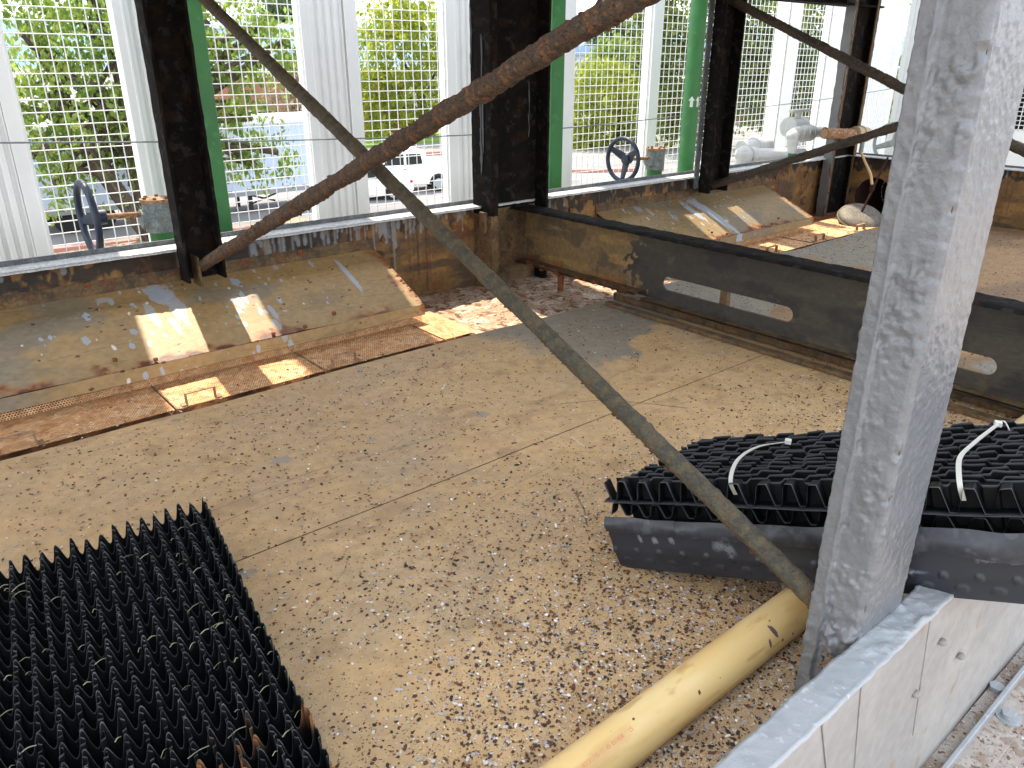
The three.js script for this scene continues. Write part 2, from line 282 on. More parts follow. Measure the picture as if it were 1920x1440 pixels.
M.rimPaint = new THREE.MeshPhysicalMaterial({ clearcoat: .5, clearcoatRoughness: .2, map: rep(new Tex(256, 256, 1, 1, (u, v, o) => { set(o, [152, 155, 156]); mix(o, [140, 144, 147], step(.4, .65, fbm(u * 6, v * 6, 525, 5, 6)) * .7); mix(o, [178, 178, 176], step(.74, .8, fbm(u * 40, v * 40, 526, 2, 40)) * .7); }).make(), .4), roughness: .4, bumpMap: bumpFine, bumpScale: .0012 });
M.railPaint = std({ map: rustTex([186, 188, 188], [178, 181, 182], [194, 196, 194], [160, 160, 156], 531, .4), roughness: .5, bumpMap: bumpFine, bumpScale: .0015 });
M.darkGrey = std({ map: rustTex([92, 97, 100], [80, 84, 88], [106, 110, 112], [70, 66, 60], 541, .4), roughness: .6 });
M.white = std({ map: rep(new Tex(256, 256, 1, 1, (u, v, o) => { set(o, [240, 240, 237]); mix(o, [233, 234, 231], step(.5, .7, fbm(u * 5, v * 5, 551, 5, 5)) * .6); }).make(), 1.2), roughness: .5 });
M.whiteShed = std({ map: M.white.map, color: 0xd2d4d4, roughness: .55 });
M.green = std({ map: rep(new Tex(256, 256, 1, 1, (u, v, o) => { set(o, [56, 122, 62]); mix(o, [48, 108, 56], step(.45, .7, fbm(u * 6, v * 6, 561, 5, 6)) * .7); mix(o, [84, 138, 86], step(.68, .78, fbm(u * 14, v * 14, 563, 4, 14)) * .5); }).make(), .7), roughness: .45 });
M.blueIron = std({ map: rustTex([30, 42, 62], [26, 36, 54], [40, 54, 74], [58, 66, 78], 571, .3), roughness: .45 });
M.greyIron = std({ map: rustTex([118, 128, 126], [110, 120, 118], [128, 136, 132], [122, 112, 98], 581, .5), roughness: .6 });
M.rustShaft = std({ map: rustTex([158, 124, 94], [136, 98, 68], [176, 146, 114], [100, 66, 44], 591, .2), roughness: .8 });
M.pvc = std({ map: rep(new Tex(256, 256, 1, 1, (u, v, o) => { set(o, [206, 208, 206]); mix(o, [188, 190, 188], step(.45, .7, fbm(u * 6, v * 6, 601, 5, 6)) * .6); }).make(), .4), roughness: .45 });
M.float = std({ map: rustTex([108, 102, 90], [94, 89, 80], [120, 112, 98], [82, 68, 52], 611, .35), roughness: .6, bumpMap: bumpFine, bumpScale: .001 });
M.hole = std({ map: rustTex([52, 22, 12], [38, 16, 10], [72, 30, 14], [24, 12, 8], 621, .3), roughness: .9 });
M.beige = std({ map: new Tex(1024, 128, 4, .6, (u, v, o) => { set(o, [158, 154, 148]); mix(o, [144, 141, 137], step(.42, .64, fbm(u * 3, v * 4, 631, 5)) * .8); mix(o, [168, 164, 157], step(.55, .7, fbm(u * 6 + v * 4, v * 3, 633, 4)) * .6); mix(o, [142, 118, 98], step(.7, .8, fbm(u * 16, v * 10, 635, 4)) * .5); const k = 1 + (fbm(u * 50, v * 50, 637, 3) - .5) * .12; o[0] *= k; o[1] *= k; o[2] *= k; }).make(), roughness: .7, bumpMap: bumpFine, bumpScale: .0012 });
M.beige.map.repeat.set(1 / 4, 1 / .6);
M.ledge = std({ map: rep(new Tex(512, 512, 1, 1, (u, v, o) => { set(o, [164, 152, 140]); mix(o, [140, 118, 100], step(.5, .62, fbm(u * 14, v * 14, 641, 5, 14)) * .7); mix(o, [176, 168, 158], step(.56, .66, fbm(u * 22, v * 22, 643, 4, 22)) * .7); mix(o, [104, 74, 54], step(.7, .76, fbm(u * 40, v * 40, 645, 3, 40)) * .8); }).make(), .5), roughness: .9, bumpMap: bumpPits, bumpScale: .003 });
M.plastic = std({ map: rep(new Tex(256, 256, 1, 1, (u, v, o) => { set(o, [30, 33, 36]); mix(o, [42, 46, 50], step(.45, .7, fbm(u * 6, v * 6, 651, 5, 6)) * .8); mix(o, [66, 68, 66], step(.66, .78, fbm(u * 18, v * 18, 653, 4, 18)) * .5); }).make(), .2), roughness: .5, vertexColors: false });
M.plasticTip = new THREE.MeshPhysicalMaterial({ specularIntensity: .35, metalness: 0, vertexColors: true, roughness: .55, bumpMap: bumpFine, bumpScale: .0006 });
M.plasticBlue = std({ map: rustTex([42, 44, 50], [38, 40, 46], [48, 50, 56], [64, 66, 70], 661, .6), roughness: .42 });
M.tie = std({ color: 0xc9c8bc, roughness: .5 });
M.asphalt = std({ map: rep(new Tex(512, 512, 1, 1, (u, v, o) => { set(o, [122, 119, 118]); mix(o, [104, 102, 102], step(.4, .65, fbm(u * 8, v * 8, 671, 6, 8)) * .8); mix(o, [138, 134, 130], step(.55, .7, fbm(u * 4 + .3, v * 4, 673, 5, 4)) * .6); }).make(), 24), roughness: .9 });
M.concrete = std({ map: rep(new Tex(512, 512, 1, 1, (u, v, o) => { set(o, [178, 172, 160]); mix(o, [156, 150, 140], step(.42, .65, fbm(u * 6, v * 6, 681, 6, 6)) * .7); }).make(), 3), roughness: .9 });
M.ceiling = std({ map: rustTex([186, 178, 164], [170, 160, 142], [198, 192, 180], [140, 112, 84], 691, 1.2), roughness: .85 });
M.bark = std({ map: rustTex([88, 74, 62], [70, 58, 48], [104, 90, 76], [52, 44, 38], 701, .8), roughness: .95, bumpMap: bumpPits, bumpScale: .02 });
const plain = (c, r = .7) => std({ color: c, roughness: r });
{ // yellow plastic pipe: stains, paint specks, red print; u along the pipe (4.4 m), v round it
  const L = 1.2, C = .2966, R = rng(71);
  const t = new Tex(2048, 512, L, C, (u, v, o) => {
    set(o, [226, 192, 128]); const pv = Math.round(C / .05);
    mix(o, [200, 156, 92], step(.5, .72, fbm(u * 5, v * 20, 711, 5)) * .7); mix(o, [232, 208, 154], step(.52, .68, fbm(u * 3 + 7, v * 9, 713, 4)) * .7); mix(o, [168, 118, 62], step(.62, .8, fbm(u * 14, v * 40, 715, 4)) * .35);
  });
  for (let i = 0; i < 26; i++) { const r = .0012 + R() * R() * .006; t.stamp(R() * L, R() * C, r * 1.3, r, R() * 3, R() < .45 ? [164, 160, 158] : [66, 48, 40], .9, .4, i); }
  t.stamp(.67, .040, .0065, .017, .25, [96, 80, 84], .95, .12, 5); t.stamp(.645, .024, .004, .010, -.2, [96, 80, 84], .95, .12, 6);
  try {
    const cv = document.createElement('canvas'); cv.width = 1024; cv.height = 64; const g = cv.getContext('2d');
    g.fillStyle = '#fff'; g.fillRect(0, 0, 1024, 64); g.fillStyle = '#000'; g.font = '40px monospace'; g.fillText('S.A. 07/31/15-17:45 EXTRSR   CS', 8, 46);
    const im = g.getImageData(0, 0, 1024, 64).data, sx = .000205, u0 = .084, v0 = .062;
    for (let j = 0; j < t.h; j++) for (let i = 0; i < t.w; i++) {
      const u = (i + .5) / t.w * L, v = (j + .5) / t.h * C, a = (u - u0) / sx, b = 64 - (v - v0 + .014) / .00026; if (a < 0 || a >= 1023 || b < 0 || b >= 63) continue;
      const k = 1 - im[(Math.floor(b) * 1024 + Math.floor(a)) * 4] / 255, q = (j * t.w + i) * 3; if (k > 0) { t.d[q] = lerp(t.d[q], 206, k * .85); t.d[q + 1] = lerp(t.d[q + 1], 84, k * .85); t.d[q + 2] = lerp(t.d[q + 2], 58, k * .85); }
    }
  } catch (e) { console.log('print left out: ' + e); }
  M.pipe = std({ map: t.make(true), roughness: .42 });
}

// ---------------------------------------------------------------- ground, platform, basin floor
{
  const g = new THREE.PlaneGeometry(4000, 4000, 1, 1); g.rotateX(-Math.PI / 2); const uv = g.attributes.uv; for (let i = 0; i < 4; i++) uv.setXY(i, uv.getX(i) * 4000, uv.getY(i) * 4000); g.translate(0, -4.85, 0);
  struct('parking_lot_ground', g, M.asphalt);
}
struct('platform', merge([box(-6, 14, -.9, -.5, -5.2, -.39), box(-6, 14, -4.84, -.9, -5.1, 5)]), M.concrete);
struct('walkway', box(-6, 14, -.6, -.361, -.40, 5), M.ledge);
struct('sump_floor', box(-2.5, 6.9, -.12, -.045, -3.6, -.42), M.sump);
function plate(x0, x1, z0, z1, y, mat, ox, oz, w, d, seed, lipped = true) {     // a slightly uneven sheet with a thickness
  const nx = 60, nz = 40, top = grid(nx, nz, (u, v) => { const x = lerp(x0, x1, u), z = lerp(z1, z0, v), e = v === 1 && lipped ? (n2(x * 5, 2, seed) - .5) * .03 : 0; return [x, y + (n2(x * 1.7, z * 1.7, 5) - .5) * .006, z + e, (x - ox) / w, (z - oz) / d]; });
  const lip = grid(nx, 1, (u, v) => { const x = lerp(x0, x1, u), e = lipped ? (n2(x * 5, 2, seed) - .5) * .03 : 0; return [x, y - v * .05 + (n2(x * 1.7, z0 * 1.7, 5) - .5) * .006, z0 + e, (x - ox) / w, (z0 - oz) / d]; });
  return merge([top, lip]);
}
struct('floor_plate', plate(-2.4, 3.18, -1.7425, -.46, 0, M.floorA, -.2, -2.8, 3.4, 2.4, 5, false), M.floorA, 'tan steel floor plate nearest the viewer strewn with flakes');
struct('floor_plate_001', plate(-2.4, 3.18, -2.785, -1.7465, 0, M.floorA, -.2, -2.8, 3.4, 2.4, 6), M.floorA, 'tan steel floor plate beside the rusty screens');
struct('floor_plate_002', plate(3.34, 6.88, -2.8, -.46, 0, M.floorB, 3.2, -2.85, 4, 2.5, 7), M.floorB, 'tan grey floor plate beyond the cross beam');
{ // scale-covered bare floor between the screens and the cross beam
  const g = grid(60, 24, (u, v) => { const x = lerp(2.13, 3.75, u), z = lerp(-2.76, -3.59, v); return [x, -.028 + (fbm(x * 22, z * 22, 8, 4) - .5) * .028, z, x, z]; });
  struct('scale_deposit_floor', g, M.scale);
}

// ---------------------------------------------------------------- basin walls
const RW = V(0, 0, -3.58);
{
  const w = thing('basin_wall', 'long stained basin wall with white painted rim below the mesh fence', 'wall', [2.5, -.08, -3.58]);
  const g = grid(160, 10, (u, v) => { const x = lerp(-2.4, 6.95, u), y = lerp(-.09, .441, v); return [x, y, -3.58 + (n2(x * 4, y * 8, 3) - .5) * .008, (x + 1) / 8.4, (y + .1) / .56]; });
  part(w, 'wall_plate', g, M.wall);
  const fl = grid(700, 4, (u, v) => { const x = lerp(-2.4, 6.95, u), e = v < .3 ? (fbm(x * 30, 1, 12, 3) - .5) * .02 : 0; return [x, .447 + (v > 0 ? 0 : -.012), v === 0 ? -3.508 + e : lerp(-3.508 + e, -3.622, (v - .25) / .75), x, v * .12]; });
  part(w, 'rim_flange', fl, M.railPaint, { label: 'white painted rim flange with ragged inner edge' });
  part(w, 'rim_lip', box(-2.4, 6.95, .43, .468, -3.63, -3.621, .002), M.darkGrey);
  part(w, 'outer_face', box(-2.4, 6.95, -.5, .43, -3.63, -3.6), M.greyPaint);
  const R = rng(5); for (let i = 0; i < 15; i++) { const x = .2 + i * .47 + (R() - .5) * .05; if (x > 6.5) break; part(w, 'bolt', hexBolt(V(x, .333 + (R() - .5) * .01, -3.58), V(0, 0, 1), .014, .014), M.crust); }
  for (const x of [1.9, 3.74]) part(w, 'seam_strip', box(x, x + .006, -.08, .43, -3.577, -3.571), M.lowSteel);
}
{ // end wall, with a round outlet hole
  const X = 6.9, w = thing('basin_wall', 'short stained basin wall with a round rusty outlet hole behind the float', 'wall', [X, -.08, -2]);
  const s = new THREE.Shape(); s.moveTo(-3.6, -.09); s.lineTo(-.42, -.09); s.lineTo(-.42, .44); s.lineTo(-3.6, .44); s.closePath();
  const h = new THREE.Path(); h.absarc(-3.255, .105, .165, 0, Math.PI * 2, true); s.holes.push(h);
  const g = new THREE.ShapeGeometry(s, 24), p = g.attributes.position, uv = g.attributes.uv;
  for (let i = 0; i < p.count; i++) { const z = p.getX(i), y = p.getY(i); uv.setXY(i, (z + 8) / 8.4, (y + .1) / .56); p.setXYZ(i, X, y, z); } g.computeVertexNormals();
  part(w, 'wall_plate', g, M.wall);
  const c = new THREE.CylinderGeometry(.165, .165, .5, 32, 1, true); c.rotateZ(Math.PI / 2); c.translate(X + .25, .105, -3.255);
  const e = new THREE.CircleGeometry(.165, 24); e.rotateY(-Math.PI / 2); e.translate(X + .5, .105, -3.255);
  part(w, 'outlet_pipe', merge([c, e]), M.hole);
  part(w, 'rim_flange', box(X - .07, X + .05, .438, .447, -3.62, -.42, .002), M.railPaint); part(w, 'rim_lip', box(X + .05, X + .058, .43, .462, -3.62, -.42), M.darkGrey);
  part(w, 'outer_face', merge([box(X + .03, X + .05, -.5, .43, -3.08, -.42), box(X + .03, X + .05, -.5, .43, -3.62, -3.43), box(X + .03, X + .05, .28, .43, -3.43, -3.08)]), M.greyPaint);
}
{ // near wall: lumpy grey flange, beige sheet outside
  const w = thing('basin_wall', 'low near basin wall with grey painted flange on top and beige outer face', 'wall', [2, -.36, -.41]);
  const g = grid(1500, 14, (u, v) => {
    const x = lerp(-2.4, 6.9, u), thick = v < .15 || v > .9; let z, y;
    const e0 = (fbm(x * 40, 1, 31, 3) - .5) * .006 + (x > 1.15 && x < 1.45 ? .002 : 0), e1 = (fbm(x * 34, 4, 32, 3) - .5) * .004;
    const q = clamp((v - .14) / .78); z = lerp(-.4565 + e0, -.396 + e1, q); y = .22 + (v < .1 ? -.008 : 0) + (v > .95 ? -.007 : 0);
    const lump = Math.pow(fbm(x * 70, z * 70, 33, 2), 3) * .004 * (.7 + 3.2 * Math.exp(-Math.pow((x - 1.33) / .12, 2))); if (!thick) y += lump - .0015; if (v > .95) z += .0015;
    return [x, y, z, x, z];
  });
  part(w, 'rim_flange', g, M.rimPaint);
  const f = grid(400, 16, (u, v) => { const x = lerp(-2.4, 6.9, u), y = lerp(-.36, .212, v); let z = -.402 + (n2(x * 3, y * 4, 41) - .5) * .005; return [x, y, z, x, y + .4]; });
  part(w, 'outer_sheet', f, M.beige, { label: 'beige painted outer sheet' });
  part(w, 'inner_sheet', box(-2.4, 6.9, -.07, .212, -.414, -.409), M.lowSteel);
  for (const [x, ln, yb] of [[1.0, .02, -.1], [1.13, .016, -.2], [1.4, .014, -.16]]) { const r = cyl(V(x, .2, -.4005), V(x + ln * 6, yb, -.4005), .0018, 8); part(w, 'sheet_seam', r, M.beige); }
  const s = new THREE.SphereGeometry(.009, 10, 8);
  for (const [x, y] of [[1.62, .17], [1.5, .09], [1.42, 0], [1.75, .1], [1.66, -.04], [1.2, -.12], [2.0, .12]]) { const q = s.clone(); q.scale(1.3, .8, 1); q.translate(x, y, -.397); part(w, 'rivet', q, M.beige); }
}
struct('ledge', box(-2.4, 8, -.37, -.354, -.4, -.367), M.ledge);
{
  const r = thing('edge_rail', 'thin white painted edge rail bolted along the ledge at the foot of the wall', 'rail', [2, -.36, -.36]);
  part(r, 'rail_bar', metreUV(new RoundedBoxGeometry(10, .028, .012, 2, .003).translate(2.5, -.34, -.359)), M.rimPaint); part(r, 'rail_foot', box(-2.4, 7.5, -.36, -.354, -.366, -.29, .002), M.ledge);
  for (const x of [1.62, 1.94, 2.26, 1.3]) { part(r, 'bolt', hexBolt(V(x, -.354, -.325), V(0, 1, 0), .02, .016), M.rimPaint); part(r, 'washer', cyl(V(x, -.355, -.325), V(x, -.351, -.325), .03, 20), M.rimPaint); }
  for (const x of [2.02, 2.4]) part(r, 'bolt', hexBolt(V(x, -.354, -.384), V(0, 1, 0), .02, .014), M.rimPaint);
}

// ---------------------------------------------------------------- roof deck, lintels
struct('roof_deck', merge([box(-2.6, 7.1, 1.95, 2.1, -3.72, -.95)]), M.ceiling);
{
  const l = thing('lintel_beam', 'dark rusty overhead beam across the top of the openings', 'beam', [2.5, 1.62, -3.54]);
  part(l, 'web', box(-2.4, 6.95, 1.62, 1.95, -3.55, -3.53), M.darkSteel); part(l, 'bottom_flange', box(-2.4, 6.95, 1.62, 1.635, -3.6, -3.46, .003), M.darkSteel);
  const k = thing('lintel_beam', 'grey painted overhead beam above the near column', 'beam', [2.5, 1.75, -.44]);
  part(k, 'web', box(-2.4, 6.95, 1.75, 1.95, -.45, -.43), M.greyPaint); part(k, 'bottom_flange', box(-2.4, 6.95, 1.75, 1.765, -.5, -.4, .003), M.greyPaint);
}

// ---------------------------------------------------------------- columns on the far wall
function wear(x0, x1, y0, y1, z0, z1, seed, amp = .003) {   // box with uneven faces
  const g = new THREE.BoxGeometry(x1 - x0, y1 - y0, z1 - z0, Math.max(2, Math.round((x1 - x0) / .03)), Math.round((y1 - y0) / .03), Math.max(1, Math.round((z1 - z0) / .03))); g.translate((x0 + x1) / 2, (y0 + y1) / 2, (z0 + z1) / 2);
  const p = g.attributes.position; for (let i = 0; i < p.count; i++) { const x = p.getX(i), y = p.getY(i), z = p.getZ(i); p.setXYZ(i, x + (n3(x * 30, y * 30, z * 30, seed) - .5) * amp * 2, y, z + (n3(x * 30 + 9, y * 30, z * 30, seed) - .5) * amp * 2); }
  g.computeVertexNormals(); return metreUV(g);
}
function channel(label, x0, x1, zb, zf, y0, y1, seed, leftMat = M.darkSteel) {
  const t = thing('steel_column', label, 'column', [(x0 + x1) / 2, y0, (zb + zf) / 2]);
  part(t, 'web', wear(x0 + .012, x1 - .012, y0, y1, zb, zb + .012, seed), M.darkSteel);
  part(t, 'flange', wear(x0, x0 + .011, y0, y1, zb, zf, seed + 1), leftMat); part(t, 'flange', wear(x1 - .011, x1, y0, y1, zb, zf, seed + 2), M.darkSteel); return t;
}
const c1 = channel('black rusty channel column standing on the rim, nearest the left edge of the photo', 1.02, 1.19, -3.505, -3.41, .31, 1.95, 11);
part(c1, 'gusset', box(1.07, 1.078, .285, .42, -3.5, -3.40, .002), M.lowSteel);
{
  const t = thing('steel_column', 'widest black column, rising from the basin floor where the cross beam joins', 'column', [2.93, -.08, -3.5]);
  part(t, 'web', wear(2.73, 3.13, .42, 1.95, -3.53, -3.515, 21), M.darkSteel); part(t, 'web', wear(2.73, 3.13, -.08, .42, -3.53, -3.515, 22), M.lowSteel, { label: 'tan stained foot of the web' });
  part(t, 'flange', wear(2.715, 2.73, .40, 1.95, -3.585, -3.415, 23), M.darkSteel); part(t, 'flange', wear(2.715, 2.73, -.08, .40, -3.585, -3.415, 24), M.lowSteel, { label: 'tan stained foot of the flange' });
  part(t, 'flange', wear(3.13, 3.145, -.08, 1.95, -3.585, -3.415, 25), M.darkSteel);
  part(t, 'toe', wear(2.73, 2.765, .40, 1.95, -3.425, -3.415, 27), M.darkSteel); part(t, 'toe', wear(2.73, 2.765, -.08, .40, -3.425, -3.415, 28), M.lowSteel);
  { const l = [], Rr = rng(6); for (let i = 0; i < 4; i++) { const z = -3.57 + Rr() * .14, y = .62 + Rr() * .6, n = grid(2, 24, (u, v) => { const w = (.004 + .004 * n2(v * 9, i)) * (v < .06 || v > .97 ? .4 : 1); return [2.7095 - .0015 * n2(v * 12, i + 4), lerp(y, y + .25 + .5 * ((i * 37 % 10) / 10), v), z + (u - .5) * 2 * w + (n2(v * 6, i + 9) - .5) * .012, u, v]; }); l.push(n); }
    for (let i = 0; i < 2; i++) { const x = 2.78 + Rr() * .3, y = .7 + Rr() * .5; l.push(grid(2, 24, (u, v) => { const w = (.002 + .004 * n2(v * 9, i + 20)); return [x + (u - .5) * 2 * w + (n2(v * 6, i + 30) - .5) * .01, lerp(y, y + .3 + Rr() * 0, v), -3.5095 + .001 * n2(v * 12, i), u, v]; })); }
    part(t, 'paint_run', merge(l), plain(0x4a4d50, .8), { kind: 'stuff' }); }
  part(t, 'bracket', box(2.69, 2.714, .3, .42, -3.5, -3.45, .003), M.lowSteel);
}
channel('slim black column standing on the rim right of the widest column', 4.71, 4.93, -3.505, -3.41, .33, 1.95, 31);
part(scene.children[scene.children.length - 1], 'painted_edge', wear(4.655, 4.705, .36, 1.95, -3.515, -3.505, 33), M.darkGrey);
{
  const t = channel('corner column with grey painted left flange standing on the basin floor behind the float', 6.46, 6.86, -3.53, -3.45, -.08, 1.95, 41, M.greyPaint);
  part(t, 'toe', wear(6.46, 6.5, -.08, 1.95, -3.46, -3.45, 43), M.lowSteel); part(t, 'toe', wear(6.82, 6.86, -.08, 1.95, -3.46, -3.45, 44), M.lowSteel);
}
// ---------------------------------------------------------------- near column: thickly painted lumpy angle
{
  const prof = [[1.2165, -.5525], [1.209, -.5515], [1.2065, -.531], [1.2045, -.5255], [1.2115, -.519], [1.2115, -.472], [1.2125, -.464], [1.217, -.4565], [1.226, -.452], [1.30, -.4495], [1.368, -.449], [1.372, -.4515]];
  const acc = [0]; for (let i = 1; i < prof.length; i++) acc.push(acc[i - 1] + Math.hypot(prof[i][0] - prof[i - 1][0], prof[i][1] - prof[i - 1][1]));
  const tot = acc[acc.length - 1], evalP = s => { let i = 1; while (i < acc.length - 1 && acc[i] < s) i++; const t = clamp((s - acc[i - 1]) / (acc[i] - acc[i - 1])); return [lerp(prof[i - 1][0], prof[i][0], t), lerp(prof[i - 1][1], prof[i][1], t), prof[i][0] - prof[i - 1][0], prof[i][1] - prof[i - 1][1]]; };
  const Y0 = 0, Y1 = 1.76, nu = 110, nv = 660;
  const blob = [[-.505, .2, .010, .012], [-.497, .185, .009, .011], [-.492, .168, .010, .011], [-.47, .212, .010, .013], [-.5, .222, .006, .006], [-.512, .212, .006, .005]];
  const g = grid(nu, nv, (u, v) => {
    const s = u * tot, [x, z, dx, dz] = evalP(s), l = Math.hypot(dx, dz), nx = -dz / l * 1, nz = dx / l, y = lerp(Y0, Y1, v);
    const right = x > 1.226, mid = !right && z > -.521; let a;
    const big = fbm(s * 26, y * 18, 801, 3), med = fbm(s * 75, y * 62, 803, 3);
    if (right) a = (fbm(s * 105 + y * 20, y * 95, 805, 2) - .5) * .0025 + (big - .5) * .003;
    else if (mid) a = (fbm(s * 84, y * 70, 803, 2) - .5) * .0066 * (.4 + 1.1 * step(.42, .62, big)) + (big - .5) * .004;
    else a = (med - .5) * .0035 + (big - .5) * .003;
    if (u < .025) a += (fbm(3, y * 95, 807, 2) - .5) * .006;
    if (y < .36 && !right) { a += (fbm(s * 60, y * 50, 809, 3) - .5) * .005; for (const [bz, by, br, bh] of blob) a += bh * Math.exp(-((z - bz) ** 2 + (y - by) ** 2) / (br * br)); }
    const lx = -nx, lz = -nz, out = (lx < -.001 || lz > .001) ? 1 : -1;
    return [x + lx * out * a, y, z + lz * out * a, s, y];
  });
  // rusted-through hole near the foot
  const ix = Array.from(g.index.array), keep = [], p = g.attributes.position;
  for (let i = 0; i < ix.length; i += 3) { const z = (p.getZ(ix[i]) + p.getZ(ix[i + 1]) + p.getZ(ix[i + 2])) / 3, y = (p.getY(ix[i]) + p.getY(ix[i + 1]) + p.getY(ix[i + 2])) / 3; const d = Math.hypot((z + .497) / .016, (y - .128) / .03) + (fbm(z * 120, y * 90, 811, 3) - .5) * 1.3; if (!(d < .95 && p.getX(ix[i]) < 1.22)) keep.push(ix[i], ix[i + 1], ix[i + 2]); }
  g.setIndex(keep);
  const t = thing('steel_column', 'thickly painted lumpy grey column in the right foreground, rising from the near wall', 'column', [1.25, 0, -.5]);
  part(t, 'painted_angle', g, M.greyPaint);
  part(t, 'inner_leg', merge([box(1.218, 1.222, .2, Y1, -.552, -.462), box(1.222, 1.372, .0, Y1, -.462, -.456)]), M.lowSteel);
}
// ---------------------------------------------------------------- diagonal braces
{
  const ext = (a, b, s, e) => [a.clone().lerp(b, s), a.clone().lerp(b, e)];
  let [a, b] = ext(V(1.2, 1.42, -3.238), V(1.247, .236, -.5775), -.075, 1.03);
  let t = thing('diagonal_brace', 'olive weathered brace running down from the dark column to the foot of the near column', 'brace', b.toArray());
  part(t, 'bar', rod(a, b, .0212, 51, { lump: .16, crust: .12 }), M.braceOlive); 
  const R = rng(3), lumps = []; for (let i = 0; i < 260; i++) { const k = i < 235 ? .72 + R() * .28 : .2 + R() * .5, p = a.clone().lerp(b, k), th = R() * 6.28, s = .002 + R() * R() * .005; const q = new THREE.IcosahedronGeometry(s, 0); q.scale(1 + R(), .8, 1 + R()); q.translate(p.x - .012 + R() * .012, p.y - .02 + R() * .012, p.z + (R() - .5) * .02); lumps.push(q); }
  part(t, 'rust_crust', merge(lumps), M.crust, { kind: 'stuff' });
  [a, b] = ext(V(1.1, .361, -3.475), V(1.13, 1.305, -1.02), -.015, 1.35);
  t = thing('diagonal_brace', 'thick flaking rusty brace rising from the leftmost column and crossing the olive brace', 'brace', a.toArray());
  part(t, 'bar', rod(a, b, .0245, 61, { lump: .3, crust: .28 }), M.braceRust);
  const l2 = []; for (let i = 0; i < 220; i++) { const p = a.clone().lerp(b, R()), th = R() * 6.28, s = .002 + R() * R() * .006; const q = new THREE.IcosahedronGeometry(s, 0); q.scale(1 + R(), .7, 1 + R()); q.translate(p.x - .012 * R(), p.y + Math.sin(th) * .023, p.z + Math.cos(th) * .012); l2.push(q); }
  part(t, 'rust_crust', merge(l2), M.crust, { kind: 'stuff' });
  [a, b] = ext(V(4.85, 1.573, -3.441), V(4.85, 1.051, -2.199), -.05, 1.9);
  t = thing('diagonal_brace', 'dark brace falling from the slim column toward the near column in the far bay', 'brace', b.toArray()); part(t, 'bar', rod(a, b, .028, 71, { lump: .2 }), M.braceDark);
  [a, b] = ext(V(4.85, .37, -3.48), V(4.85, .859, -2.192), 0, 1.6);
  t = thing('diagonal_brace', 'brown brace rising from the foot of the slim column past the beige float valve', 'brace', a.toArray()); part(t, 'bar', rod(a, b, .026, 81, { lump: .2 }), M.braceDark);
  a = at(1903, 272, -2.5); b = at(1990, 305, -2.3);
  t = thing('diagonal_brace', 'short stub of brown brace showing right of the near column', 'brace', b.toArray()); part(t, 'bar', rod(a, b, .036, 91, { lump: .2 }), M.braceRust);
}
// ---------------------------------------------------------------- cross beam with slotted holes
{
  const t = thing('cross_beam', 'dark channel beam with long slotted holes lying across the basin floor', 'beam', [3.05, 0, -2]);
  const s = new THREE.Shape(); s.moveTo(-3.5, .09); s.lineTo(-.46, .02); s.lineTo(-.46, .42); s.lineTo(-3.5, .42); s.closePath();
  const slot = (a, b, y, r) => { const h = new THREE.Path(); h.absarc(b - r, y, r, -Math.PI / 2, Math.PI / 2, false); h.absarc(a + r, y, r, Math.PI / 2, Math.PI * 1.5, false); s.holes.push(h); };
  slot(-2.44, -1.70, .165, .035); slot(-1.40, -.87, .165, .035);
  const g = new THREE.ExtrudeGeometry(s, { depth: .012, bevelEnabled: false, curveSegments: 12 }), p = g.attributes.position, uv = g.attributes.uv;
  for (let i = 0; i < p.count; i++) { const z = p.getX(i), y = p.getY(i), d = p.getZ(i); p.setXYZ(i, 3.05 + d, y, z); uv.setXY(i, (z + 3.5) / 3.2, y / .6); } g.index ? 0 : 0; g.computeVertexNormals();
  part(t, 'web', g, M.beam);
  const top = grid(300, 6, (u, v) => { const z = lerp(-3.5, -.46, u), x = lerp(2.815, 2.985, v) + .07 * v * 0; return [lerp(3.05 - .135, 3.062, v) + (v === 0 ? (fbm(z * 20, 1, 7, 3) - .5) * .008 : 0) - .02 * (z + 2.4) * -0.5 * 0, .424 + (fbm(z * 26, v * 3, 9, 3) - .5) * .006 - (v === 0 ? .01 : 0), z, z, v * .13]; });
  part(t, 'top_flange', top, M.darkSteel);
  part(t, 'bottom_flange', merge([wear(2.96, 3.05, .09, .1, -3.5, -2.55, 131, .003), wear(3.0, 3.05, .055, .065, -2.55, -.46, 132, .002)]), M.lowSteel);
  part(t, 'floor_angle', merge([wear(3.06, 3.13, .0, .035, -2.78, -.46, 133, .002), wear(3.14, 3.2, .0, .016, -2.78, -.46, 134, .002)]), M.lowSteel);
  part(t, 'side_angle', wear(2.93, 2.97, .002, .02, -2.72, -.46, 136, .002), M.lowSteel);
  const R = rng(9), l = []; for (let i = 0; i < 60; i++) { const q = new THREE.IcosahedronGeometry(.006 + R() * .012, 0); q.scale(1, .7, 1.6); q.translate(2.96 + R() * .05, .082 + R() * .02, -3.45 + R() * .9); l.push(q); }
  part(t, 'rust_crust', merge(l), M.crust, { kind: 'stuff' });
  part(t, 'clip', box(2.985, 3.0, -.02, .09, -3.15, -3.11, .003), M.crust); part(t, 'clip', box(3.065, 3.1, .12, .2, -2.1, -2.06, .004), M.lowSteel);
}

